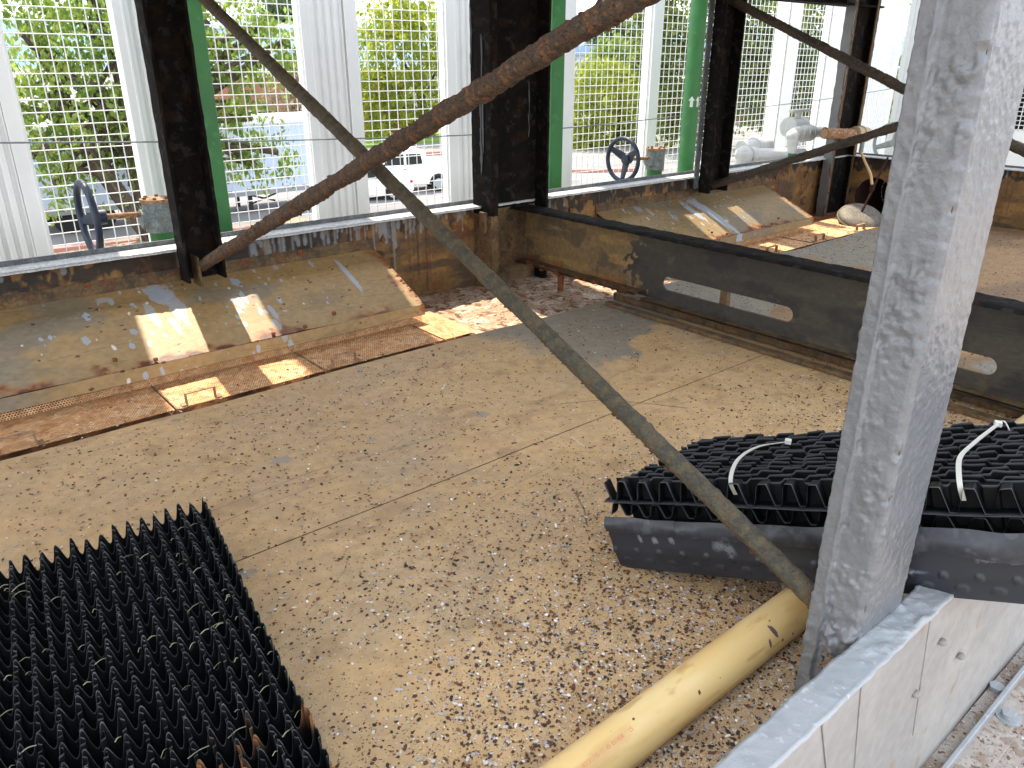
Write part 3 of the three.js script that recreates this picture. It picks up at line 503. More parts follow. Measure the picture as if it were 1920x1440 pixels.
// ---------------------------------------------------------------- sloped baffles, screens
function hood(x0, x1, label, mat) {
  const t = thing('baffle_plate', label, 'plate', [(x0 + x1) / 2, .036, -3.11]);
  const g = grid(120, 24, (u, v) => { const x = lerp(x0, x1, u), d = lerp(-3.114, -3.577, v), e = (fbm(x * 22, v * 6, 17, 3) - .5) * (v === 0 || u === 1 ? .012 : 0); return [x + (u === 1 ? e : 0), lerp(.09, .293, v) + (n2(x * 3, v * 3, 19) - .5) * .006 + (u === 1 ? e * .5 : 0), d + (v === 0 ? e * .6 : 0), (x - x0) / (x1 - x0), v * .9]; });
  part(t, 'sloped_sheet', g, mat);
  const l = grid(120, 3, (u, v) => { const x = lerp(x0, x1, u); return [x, lerp(.089, .036, v) + (fbm(x * 14, 2, 23, 3) - .5) * .004, -3.112 + v * .004, (x - x0) / (x1 - x0), .16 + v * .1]; }); part(t, 'front_lip', l, mat);
  const tp = grid(80, 2, (u, v) => { const x = lerp(x0, x1, u); return [x, lerp(.29, .345, v) + (fbm(x * 12, 2, 29, 3) - .5) * .006 * v, -3.574 + (1 - v) * .004, x, v * .05]; }); part(t, 'wall_lip', tp, M.lowSteel);
  part(t, 'end_lip', wear(x1 - .008, x1 - .003, .04, .085, -3.3, -3.12, 201, .001), M.crust);
  const st = perforated(x1 - x0 - .01, .042, .010, .0036); st.rotateX(Math.PI / 2); st.translate(x0, .04, -3.125); part(t, 'perforated_skirt', st, M.screen);
  const R = rng(31); for (let i = 0; i < 6; i++) { const x = x0 + .15 + R() * (x1 - x0 - .3); part(t, 'bolt', hexBolt(V(x, .1 + (i % 2) * .02, -3.12 - (i % 2) * .04), V(0, 1, 0), .009, .012), M.crust); }
  const c = []; for (let i = 0; i < 160; i++) { const a = R(), k = R(); const q = new THREE.IcosahedronGeometry(.003 + R() * R() * .009, 0); q.scale(1.4, .6, 1); if (a < .7) q.translate(x0 + (.25 + .5 * (R() + R()) / 2) * (x1 - x0), .088, -3.116 - R() * .012); else { q.translate(x1 - R() * .01, .09 + k * .2, -3.114 - k * .46); } c.push(q); }
  part(t, 'rust_crust', merge(c), M.crust, { kind: 'stuff' });
}
hood(-.2, 2.04, 'long tan sloped baffle plate spattered with grey paint, left of the widest column', M.hoodA);
hood(3.72, 5.68, 'tan sloped baffle plate with wide grey smears in the bay beyond the cross beam', M.hoodB);
{
  const W = .61, D = .42, gS = perforated(W, D, .0105, .0026); let proto;
  const mk = () => {
    const t = new THREE.Group();
    part(t, 'perforated_sheet', gS, M.screen, { local: true });
    const lg = []; for (const x of [.045, .155]) lg.push(new RoundedBoxGeometry(.02, .004, .03, 1, .001).translate(x - .012 + (x > .1 ? .024 : 0), .004, D - .02), new RoundedBoxGeometry(.005, .045, .02, 1, .001).translate(x, .024, D - .02));
    lg.push(new RoundedBoxGeometry(.115, .005, .02, 1, .001).translate(.1, .047, D - .02)); part(t, 'handle', metreUV(merge(lg)), M.rustShaft, { local: true });
    const rim = [new THREE.BoxGeometry(.006, .012, D).translate(.003, -.004, D / 2)]; part(t, 'edge_strip', metreUV(merge(rim)), M.rustShaft, { local: true }); return t;
  };
  proto = mk();
  const L = ['perforated rusty screen panel at the left edge of the photo', 'perforated rusty screen panel second from the left, lit by the left sun patch', 'perforated rusty screen panel with its handle right of the second sun patch', 'perforated rusty screen panel ending beside the scale covered floor'];
  [[-.505, 0], [.112, 1], [.729, 2], [1.346, 3]].forEach(([x, i]) => { const o = i ? proto.clone() : proto; o.name = numbered('screen_panel'); o.position.set(x, -.006, -3.255 + .0); o.userData = { label: L[i], category: 'screen', group: 'rusty perforated screen panels along the long wall' }; scene.add(o); });
  { const o = proto.clone(); o.name = numbered('screen_panel'); o.position.set(1.963, -.006, -3.255); o.scale.set(.33, 1, 1); o.userData = { label: 'narrow rusty screen panel under the right end of the spattered baffle', category: 'screen', group: 'rusty perforated screen panels along the long wall' }; scene.add(o); o.remove(o.children[1]); }
  const L2 = ['rusty floor screen in the far bay with handle nearest the cross beam', 'rusty floor screen in the far bay in the middle with a small handle', 'rusty floor screen in the far bay beside the float'];
  [4.62, 5.24, 5.84].forEach((x, i) => {
    const o = proto.clone(); o.remove(o.children.find(c => c.name === 'perforated_sheet')); o.name = numbered('screen_panel'); o.position.set(x, -.006, -3.255); o.userData = { label: L2[i], category: 'screen', group: 'floor screens in the far bay' };
    const s = new THREE.Mesh(metreUV(new THREE.BoxGeometry(.61, .003, .42).translate(.305, -.002, .21)), M.screen); s.name = 'sheet'; s.castShadow = s.receiveShadow = true; o.add(s); scene.add(o);
  });
}
// ---------------------------------------------------------------- yellow pipe
{
  const r = .0472, zc = -.677, x0 = -.6, x1 = 3.8, t = thing('plastic_pipe', 'yellow plastic pipe with red print lying along the near wall', 'pipe', [1.6, 0, zc]);
  const g = grid(36, 160, (u, v) => { const th = u * Math.PI * 2, x = lerp(x0, x1, v); return [x, r + Math.sin(th) * r, zc + Math.cos(th) * r, (x + .6) / 1.2, u]; });
  const inn = grid(24, 1, (u, v) => { const th = u * Math.PI * 2, x = lerp(x0, x1, v); return [x, r + Math.sin(th) * r * .88, zc + Math.cos(th) * r * .88, v, u]; });
  part(t, 'pipe_wall', g, M.pipe); part(t, 'bore', inn, M.pipe);
}
// ---------------------------------------------------------------- loose black fill block, left foreground
function tipColors(g, fn) { const p = g.attributes.position, c = new Float32Array(p.count * 3), o = [0, 0, 0]; for (let i = 0; i < p.count; i++) { fn(p.getX(i), p.getY(i), p.getZ(i), o, i); c[i * 3] = o[0]; c[i * 3 + 1] = o[1]; c[i * 3 + 2] = o[2]; } g.setAttribute('color', new THREE.BufferAttribute(c, 3)); return g; }
{
  const t = thing('fill_block', 'black corrugated plastic fill block with pointed sheet tips, standing in the left foreground', 'fill block', [.1, 0, -1.3], undefined);
  const d = .0315, p = .046, Hh = .128, L = 1.25, nS = 33, R = rng(77), W = (nS - 1) * d, nR = Math.floor(L / p);
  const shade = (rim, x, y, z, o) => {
    const e = .005 + .007 * n3(x * 50, y * 50, z * 50, 4), q = rim ? .03 + .2 * n3(x * 90, y * 60, z * 90, 14) : 0; o[0] = e + q; o[1] = e * 1.06 + q; o[2] = e * 1.12 + q * 1.02;  // rim term paints light catching the sheet edges into the colour
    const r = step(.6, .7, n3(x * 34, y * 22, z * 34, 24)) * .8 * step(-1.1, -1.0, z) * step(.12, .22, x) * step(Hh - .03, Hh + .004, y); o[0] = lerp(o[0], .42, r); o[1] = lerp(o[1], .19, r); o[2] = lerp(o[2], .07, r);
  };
  const tipH = []; for (let i = 0; i <= nR; i++) { tipH.push([]); for (let k = 0; k < nS; k++) tipH[i].push(.026 + (R() - .5) * .013); }
  for (let i = 0; i <= nR; i++) {                                  // scalloped sheets across the block
    const nu = (nS - 1) * 12, g = grid(nu, 8, (u, v) => {
      v = v < .95 ? v * 1.11 : v; const k = u * (nS - 1), k0 = Math.floor(k), f = k - k0, w = Math.pow(Math.abs(Math.cos((f + (n2(k0 * 3.3, i * 7.1, 13) - .5) * .16 * Math.sin(f * Math.PI)) * Math.PI)), 2.3), h = lerp(tipH[i][k0], tipH[i][Math.min(nS - 1, k0 + 1)], sm(f));
      const s = i * p, top = Hh - .016 - .008 * n2(k0 * 5.7, i * 2.3, 15) + (h * 1.16 + .006) * Math.min(w, .9) / .9 + (n2(k * 5, i * 3.7, 8) - .5) * .004 * v, y = .004 + v * (top - .004);
      const x = .506 - k * d - .141 * s + (n2(s * 7, k * 1.7, 9) - .5) * .004, bulge = Math.sin(f * Math.PI) * .014 * (.4 + .6 * v) + (1 - v) * .03;
      return [x, y, -1.872 + s + bulge + (n2(k * .9, i * 1.3, 11) - .5) * .018, u, v];
    });
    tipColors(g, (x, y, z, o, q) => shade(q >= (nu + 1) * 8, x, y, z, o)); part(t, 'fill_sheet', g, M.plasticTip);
  }
  for (let k = 0; k < nS; k++) {                                   // ridge sheets along the block, stepping from tip to tip
    const n = nR * 10, g = grid(n, 5, (u, v) => {
      v = v < .95 ? v * 1.2 : v; const s = u * nR * p, q = s / p, i = Math.min(nR - 1, Math.floor(q)), f = q - i, h = lerp(tipH[i][k], tipH[i + 1][k], f), dip = .011 * Math.sin(Math.min(1, f * 1.15) * Math.PI);
      const top = Hh - .012 + h * 1.16 - dip + (n2(s * 120, k * 3, 12) - .5) * .004, st = (f > .25 && f < .7 ? 1 : -1) * .0032;
      return [.506 - k * d - .141 * s + st + (n2(s * 7, k * 1.7, 9) - .5) * .004, lerp(.03, top, v), -1.872 + s, u, v];
    });
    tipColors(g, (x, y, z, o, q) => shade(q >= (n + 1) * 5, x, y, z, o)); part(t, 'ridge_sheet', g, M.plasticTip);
  }
  const st = []; for (let i = 0; i < 85; i++) { const k = Math.floor(R() * 20), s = .06 + R() * .9, x = .5 - k * d - .141 * s, z = -1.872 + s, y = Hh - .004 + R() * .014, l = .007 + R() * R() * .026, a = -2.7 + (R() - .5) * .7; st.push(tube([V(x, y, z), V(x + Math.cos(a) * l * .6, y + .004, z - Math.sin(a) * l * .5), V(x + Math.cos(a) * l * 1.3, y - .003 + R() * .006, z - Math.sin(a) * l)], .0004 + R() * .0007, 5, 6)); }
  part(t, 'plastic_thread', merge(st), plain(0x9a9578, .6), { kind: 'stuff' });
}
// ---------------------------------------------------------------- strapped fill bundle, right
{
  const A = V(1.277, 0, -1.092), Lx = V(.26537, .28927, .91973), Wx = V(.9608, 0, -.27723), Nx = V(-.08019, .95725, -.27793);
  const P = (s, w, n) => { const v = A.clone().addScaledVector(Lx, s).addScaledVector(Wx, w).addScaledVector(Nx, n); return [v.x, v.y, v.z]; };
  const t = thing('fill_bundle', 'strapped bundle of black corrugated fill sheets resting across the near wall and the yellow pipe', 'fill bundle', A.toArray());
  const S1 = 1.25, trap = x => { x = x - Math.floor(x); return x < .36 ? 1 : x < .5 ? lerp(1, -1, (x - .36) / .14) : x < .86 ? -1 : lerp(-1, 1, (x - .86) / .14); };
  const R = rng(88), nR = 16, wTot = .315;
  const trap2 = x => { x -= Math.floor(x); return x < .54 ? 1 : x < .59 ? lerp(1, -1, (x - .54) / .05) : x < .95 ? -1 : lerp(-1, 1, (x - .95) / .05); };
  const edge = (rim, x, y, z, o) => { const e = (rim ? .1 : .003) + .004 * n3(x * 40, y * 40, z * 40, 5); o[0] = e; o[1] = e * 1.04; o[2] = e * 1.12; };  // rims coloured paler to stand in for light on the cut edges
  for (let k = 0; k < nR; k++) {
    const f0 = .03 + k * (wTot - .03) / nR, ph = k * .43 + R() * .3, per = .078 + (R() - .5) * .006, s0 = .045 + f0 * .36 + (R() - .5) * .012, hh = .234 + (R() - .5) * .004;
    const nu = 420, g = grid(nu, 6, (u, v) => { v = v < .95 ? v * 1.16 : v; const s = lerp(s0, S1, u), n = lerp(.05, hh, v), c = trap2(s / per + ph + (n2(s * 6, k, 3) - .5) * .3), w = f0 * (.93 + .26 * s) + c * .0052 + (n2(s * 9, k * 3.3, 21) - .5) * .004; const q = P(s, w, n + (v > .9 ? (n2(s * 30, k, 23) - .5) * .004 + c * .002 : 0)); return [q[0], q[1], q[2], s, v * .2]; });
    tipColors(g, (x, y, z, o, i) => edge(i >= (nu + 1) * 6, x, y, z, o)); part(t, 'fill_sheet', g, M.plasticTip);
  }
  // ends of fluted sheets in two tiers along the front, a flat sheet between them
  const flute = x => { x -= Math.floor(x); return x < .3 ? 1 : x < .5 ? lerp(1, 0, (x - .3) / .2) : x < .72 ? 0 : lerp(0, 1, sm((x - .72) / .28)); };
  for (const [n0, n1, per, ph] of [[.184, .236, .058, .1], [.143, .176, .056, .55]]) {
    const nu = 460, g = grid(nu, 5, (u, v) => { const s = lerp(.012, S1, u), f = flute(s / per + ph + (n2(s * 7, ph * 9, 3) - .5) * .25), n = lerp(n0, n1, f) + (n2(s * 40, ph, 4) - .5) * .003, w = v < .05 ? -.002 : lerp(.0, .034, v), q = P(s, w + (n2(s * 20, 7, 5) - .5) * .006, n - w * .1); return [q[0], q[1], q[2], s, v * .1]; });
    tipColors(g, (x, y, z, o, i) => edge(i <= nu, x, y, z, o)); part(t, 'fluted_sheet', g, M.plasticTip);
    const bk = grid(60, 1, (u, v) => { const q = P(lerp(.03, S1, u), .034, lerp(n0 - .01, n1 - .004, v)); return [q[0], q[1], q[2], u, v]; }); tipColors(bk, (x, y, z, o) => edge(false, x, y, z, o)); part(t, 'fill_sheet', bk, M.plasticTip);
  }
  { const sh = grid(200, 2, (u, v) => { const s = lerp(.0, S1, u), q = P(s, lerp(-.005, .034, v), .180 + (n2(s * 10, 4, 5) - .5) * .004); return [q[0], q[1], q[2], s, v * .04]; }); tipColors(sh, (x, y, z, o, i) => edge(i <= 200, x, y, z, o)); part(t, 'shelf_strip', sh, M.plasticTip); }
  // smooth front sheet with pressed dimples, and the torn flap over it
  const dm = (s, n) => { let a = 0; for (const [row, off, hw] of [[.018, 0, .014], [.046, .028, .009]]) { const q = (s + off) / .062, f = (q - Math.floor(q) - .5) * .062; a += .0032 * (1 - step(.7, 1, Math.hypot(f / hw, (n - row) / .011))); } return a; };
  const fs = grid(420, 30, (u, v) => { const s = lerp(0, S1, u), n = lerp(-.008, .112, v), f = n < .045 ? (.045 - n) * .18 : 0; const q = P(s + (.03 - n) * .06, -.003 + f + (n2(s * 4, n * 10, 31) - .5) * .006 - dm(s, n) * 1.0, n); return [q[0], q[1], q[2], s, n]; });
  { const tx = new Tex(1024, 128, 1.3, .16, (u, v, o) => { set(o, [38, 41, 47]); mix(o, [46, 49, 55], step(.45, .65, fbm(u * 7, v * 7, 663, 5)) * .6); mix(o, [29, 31, 36], step(.56, .7, fbm(u * 4, v * 22, 665, 4)) * .5); });
    for (const [x, y, rx, ry, a] of [[.085, .095, .005, .013, .8], [.125, .092, .008, .011, .8], [.17, .096, .007, .013, .7], [.29, .09, .018, .018, .5], [.315, .08, .012, .016, .5], [.86, .1, .05, .006, .7], [.7, .06, .02, .004, .5]]) for (let i = 0; i < 4; i++) tx.stamp(x + (i - 1.5) * rx * .4, y + ((i * 7) % 3 - 1) * ry * .2, rx * .5, ry * .8, .2, [150, 152, 156], a * .6, .8, i + Math.round(x * 100), 4);
    M.frontSheet = std({ map: tx.make(true, false), roughness: .42 }); const uv = fs.attributes.uv; for (let i = 0; i < uv.count; i++) uv.setXY(i, uv.getX(i) / 1.3, (uv.getY(i) + .01) / .16); }
  part(t, 'front_sheet', fs, M.frontSheet, { label: 'smooth dark front sheet with pressed dimples' });
  const fl = (s0, s1, off, sag) => grid(120, 8, (u, v) => { const s = lerp(s0, s1, u), n = lerp(.105 + sag * u, .142 - sag * .3 * u + off, v) + (n2(s * 14, 6, 33) - .5) * .008, b = Math.sin(v * Math.PI) * .006 + (1 - v) * .010; const q = P(s, -.010 - b - off * .3 + (n2(s * 10, v * 2, 35) - .5) * .006, n); return [q[0], q[1], q[2], s, n]; });
  part(t, 'flap', fl(.0, .19, .002, 0), M.plasticBlue); part(t, 'flap', fl(.185, .72, 0, -.012), M.plasticBlue); part(t, 'flap', fl(.7, 1.25, .012, -.02), M.plasticBlue);
  const bk = grid(60, 4, (u, v) => { const q = P(lerp(.14, S1, u), wTot * (.93 + .26 * lerp(.14, S1, u)) - .012, lerp(.0, .215, v)); return [q[0], q[1], q[2], u, v]; }); part(t, 'back_sheet', bk, M.plasticBlue);
  part(t, 'base_sheet', grid(40, 4, (u, v) => { const q = P(lerp(.04, S1, u), lerp(.01, wTot, v), .045); return [q[0], q[1], q[2], u, v]; }), M.plastic);
  // cable ties
  const tie = (label, s0, s1, hook, w1) => {
    const pts = [V(...P(s0 + .004, .02, .2)), V(...P(s0 + .003, .008, .232)), V(...P(s0, .03, .248)), V(...P(s0 - .004, .1, .256)), V(...P(s0 + (s1 - s0) * .25, .175, .254)), V(...P(s1, w1, .246))];
    const cu = new THREE.CatmullRomCurve3(pts), hw = .0048, g = grid(1, 50, (u, v) => { const p = cu.getPoint(v), tg = cu.getTangent(v), sd = Lx.clone().addScaledVector(tg, -Lx.dot(tg)).normalize().multiplyScalar((u - .5) * 2 * hw); return [p.x + sd.x, p.y + sd.y, p.z + sd.z, u, v]; });
    const g2 = g.clone(); g2.translate(Nx.x * .0015, Nx.y * .0015, Nx.z * .0015);
    const o = thing('cable_tie', label, 'cable tie', pts[0].toArray(), 'white cable ties round the fill bundle'); part(o, 'strap', merge([g, g2]), M.tie);
    const e = pts[5], hd = new RoundedBoxGeometry(.013, .012, .015, 2, .002); hd.rotateY(.5); hd.translate(e.x, e.y + .002, e.z); part(o, 'head', hd, M.tie);
    if (hook) part(o, 'tail', tube([e.clone(), V(e.x + .006, e.y + .01, e.z + .006), V(e.x + .012, e.y - .022, e.z + .03)], .0016, 6, 10), M.tie);
  };
  tie('white cable tie arching over the fill bundle between the olive brace and the near column', .337, .41, 0, .222);
  tie('white cable tie arching over the fill bundle right of the near column', .79, .836, 1, .305);
}
// ---------------------------------------------------------------- float valve
{
  const C = V(6.2, .035, -3.0), t = thing('float_ball', 'flattened grey float with a dark rod, beside the near column in the far bay', 'float', C.toArray());
  const pr = []; for (let i = 0; i <= 24; i++) { const a = i / 24 * Math.PI - Math.PI / 2, y = Math.sin(a); pr.push(new THREE.Vector2(Math.max(.001, .172 * Math.pow(Math.cos(a), y > 0 ? .55 : .8)), y * (y > 0 ? .055 : .105))); }
  const b = new THREE.LatheGeometry(pr, 48), rg = new THREE.TorusGeometry(.172, .006, 8, 48); rg.rotateX(Math.PI / 2); const q = new THREE.Quaternion().setFromEuler(new THREE.Euler(.3, 0, .28));
  b.applyQuaternion(q); rg.applyQuaternion(q); b.translate(C.x, C.y + .01, C.z); rg.translate(C.x, C.y + .005, C.z);
  part(t, 'float_body', b, M.float); part(t, 'seam', rg, M.float);
  const e = C.clone().add(V(0, .065, 0).applyQuaternion(q)), top = V(6.2, .525, -2.86);
  part(t, 'rod', rod(e, top, .009, 5, { lump: .4, n: 8 }), M.hole); part(t, 'rod_clamp', box(6.185, 6.215, .26, .31, -2.955, -2.925, .004), M.hole);
  const v = thing('float_valve', 'beige float valve on a rusty pipe stub poking out of the corner column', 'valve', [6.55, .66, -3.4]);
  part(v, 'pipe_stub', rod(V(6.3, .66, -3.47), V(6.68, .637, -3.388), .045, 3, { lump: .1, n: 20 }), M.rustShaft);
  part(v, 'coupling', cyl(V(6.66, .638, -3.392), V(6.76, .632, -3.37), .066, 24), plain(0xb9a684, .6)); part(v, 'coupling', cyl(V(6.72, .634, -3.38), V(6.735, .633, -3.377), .073, 24), plain(0xb9a684, .6));
  part(v, 'valve_body', new THREE.SphereGeometry(.07, 24, 16).scale(1, .9, 1).translate(6.78, .63, -3.365), plain(0xbfae90, .6));
  part(v, 'nozzle', cyl(V(6.7, .58, -3.33), V(6.66, .5, -3.31), .018, 12), M.greyIron);
  part(v, 'arm', tube([V(6.66, .5, -3.31), V(6.58, .43, -3.22), V(6.42, .36, -3.08), V(6.2, .285, -2.94)], .011, 10, 30), plain(0xc9a878, .6));
}
// ---------------------------------------------------------------- white plastic plumbing by the corner column
{
  const t = thing('plastic_plumbing', 'pale grey plastic elbow, union and lever valve left of the corner column', 'plumbing', [6.12, -.4, -3.75]);
  const z = -3.75, x = 6.3, y = .62;
  part(t, 'riser', cyl(V(x, -.5, z), V(x, y - .03, z), .042, 24), M.pvc); part(t, 'label_band', cyl(V(x, .36, z), V(x, .48, z), .0432, 24), M.green);
  const R = rng(4); for (let i = 0; i < 9; i++) part(t, 'label_mark', box(x - .05 + i * .011, x - .045 + i * .011, .44, .46, z + .035, z + .0445), M.white);
  part(t, 'elbow', tube([V(x, y - .08, z), V(x, y - .01, z), V(x + .03, y + .025, z), V(x + .12, y + .02, z)], .05, 20, 20), M.pvc);
  part(t, 'elbow', new THREE.SphereGeometry(.056, 24, 16).translate(x - .005, y, z), M.pvc);
  for (const [a, b, r] of [[.08, .15, .064], [.15, .17, .072], [.175, .24, .062], [.24, .262, .072], [.262, .5, .045]]) part(t, 'union_ring', cyl(V(x + a, y + .015, z), V(x + b, y + .01, z), r, 28), M.pvc);
  part(t, 'valve_body', cyl(V(x + .1, y + .06, z - .12), V(x + .32, y + .06, z - .12), .082, 28), M.pvc); part(t, 'handle_stem', cyl(V(x + .2, y + .1, z - .1), V(x + .2, y + .19, z - .1), .026, 16), M.pvc);
  part(t, 'lever', new RoundedBoxGeometry(.28, .026, .045, 3, .01).translate(x + .22, y + .195, z - .1), M.pvc);
  const u = thing('plastic_plumbing', 'white plastic pipe with elbow and union showing just above the rim', 'plumbing', [5.9, -.4, -3.9]);
  part(u, 'elbow', new THREE.SphereGeometry(.074, 24, 16).translate(5.82, .485, -3.9), M.pvc); part(u, 'riser', cyl(V(5.82, -.5, -3.9), V(5.82, .485, -3.9), .07, 20), M.pvc);
  part(u, 'pipe_run', cyl(V(5.82, .485, -3.9), V(6.5, .45, -3.75), .054, 24), M.pvc); part(u, 'collar', cyl(V(5.88, .482, -3.885), V(5.93, .48, -3.875), .064, 24), M.pvc);
  for (const [a, b, r] of [[0, .18, .064], [.18, .22, .08], [.22, .4, .07]]) part(u, 'union_ring', cyl(V(5.95 + a, .52, -4.02), V(5.95 + b, .52, -4.02), r, 24), M.pvc);
}
// ---------------------------------------------------------------- hand wheel valves
function wheelGeo(R, r) { const g = new THREE.TorusGeometry(R, r, 12, 48); g.rotateY(Math.PI / 2); return g; }
function valve(label, x, y, z, R, mat, gx, tilt, dish = .04, group = 'hand wheel valves outside the long wall') {
  const t = thing('hand_wheel_valve', label, 'valve', [x, y, z], group);
  const loc = { local: true }; part(t, 'wheel_rim', wheelGeo(R, .0165), mat, loc);
  for (let k = 0; k < 3; k++) { const a = tilt + k * Math.PI * 2 / 3, e = V(0, Math.cos(a) * R, Math.sin(a) * R), c = V(dish, Math.cos(a) * .03, Math.sin(a) * .03); const g = grid(8, 6, (u, v) => { const p = c.clone().lerp(e, v), wd = lerp(.034, .02, v), th = u * Math.PI * 2, sd = V(0, -Math.sin(a), Math.cos(a)); return [p.x + Math.sin(th) * .008, p.y + sd.y * Math.cos(th) * wd, p.z + sd.z * Math.cos(th) * wd, u, v]; }); part(t, 'spoke', g, mat, loc); }
  part(t, 'hub', cyl(V(dish - .02, 0, 0), V(dish + .035, 0, 0), .036, 20), mat, loc);
  if (gx) {
    part(t, 'shaft', cyl(V(dish, 0, 0), V(gx, -.01, 0), .014, 12), M.rustShaft, loc);
    part(t, 'gearbox', merge([cyl(V(gx + .05, -.1, 0), V(gx + .05, .045, 0), .072, 28), cyl(V(gx - .04, -.03, 0), V(gx + .02, -.03, 0), .045, 16)]), M.greyIron, loc);
    part(t, 'gearbox_lid', cyl(V(gx + .05, .045, 0), V(gx + .05, .062, 0), .079, 28), M.rustShaft, loc);
    for (let k = 0; k < 6; k++) part(t, 'lid_bolt', hexBolt(V(gx + .05 + Math.cos(k) * .06, .062, Math.sin(k) * .06), V(0, 1, 0), .009, .009), M.crust, loc);
    part(t, 'valve_neck', cyl(V(gx + .05, -.75, 0), V(gx + .05, -.1, 0), .06, 20), M.green, loc);
  }
}
valve('blue hand wheel seen edge on with rusty shaft, left of the leftmost column', .82, .52, -4.1, .165, M.blueIron, .27, .3);
valve('blue three spoke hand wheel seen face on, between the widest and the slim column', 4.54, .52, -4.1, .155, M.blueIron, .33, Math.PI);
valve('grey hand wheel in front of the white enclosure, beside the near column', 8.2, .45, -3.76, .19, M.greyIron, 0, .2, .03);
// ---------------------------------------------------------------- green pipes
{
  const sq = (label, x, w) => { const t = thing('green_post', label, 'post', [x, -.5, -4.3], 'square green posts behind the columns'); part(t, 'tube', box(x, x + w, -.5, 2.6, -4.3 - w, -4.3, .01), M.green); part(t, 'base', box(x - .04, x + w + .04, -.5, -.48, -4.34 - w, -4.26), M.green); };
  sq('square green post showing right of the leftmost column', 1.44, .135); sq('square green post showing right of the widest column', 3.97, .13);
  const rd = (label, x, arr) => {
    const t = thing('green_pipe', label, 'pipe', [x, -.5, -4.3]); part(t, 'pipe_wall', cyl(V(x, -.5, -4.3), V(x, 2.6, -4.3), .068, 32), M.green); part(t, 'flange', cyl(V(x, -.5, -4.3), V(x, -.47, -4.3), .12, 24), M.green);
    for (const a of arr) {   // printed arrows, wrapped round the pipe
      const s = new THREE.Shape([[-.012, 0], [.012, 0], [.012, .05], [.026, .05], [0, .085], [-.026, .05], [-.012, .05]].map(q => new THREE.Vector2(...q))); const g = new THREE.ShapeGeometry(s), p = g.attributes.position;
      for (let i = 0; i < p.count; i++) { const th = a + p.getX(i) / .068; p.setXYZ(i, x + Math.sin(th) * .0695, .86 + p.getY(i), -4.3 + Math.cos(th) * .0695); } g.computeVertexNormals(); part(t, 'arrow_mark', g, plain(0xdfe6df, .6));
    }
  };
  rd('round green pipe with two white upward arrows left of the slim column', 5.57, [-.85, .0]); rd('round green pipe mostly hidden behind the slim column', 6.1, [-1.1]);
}
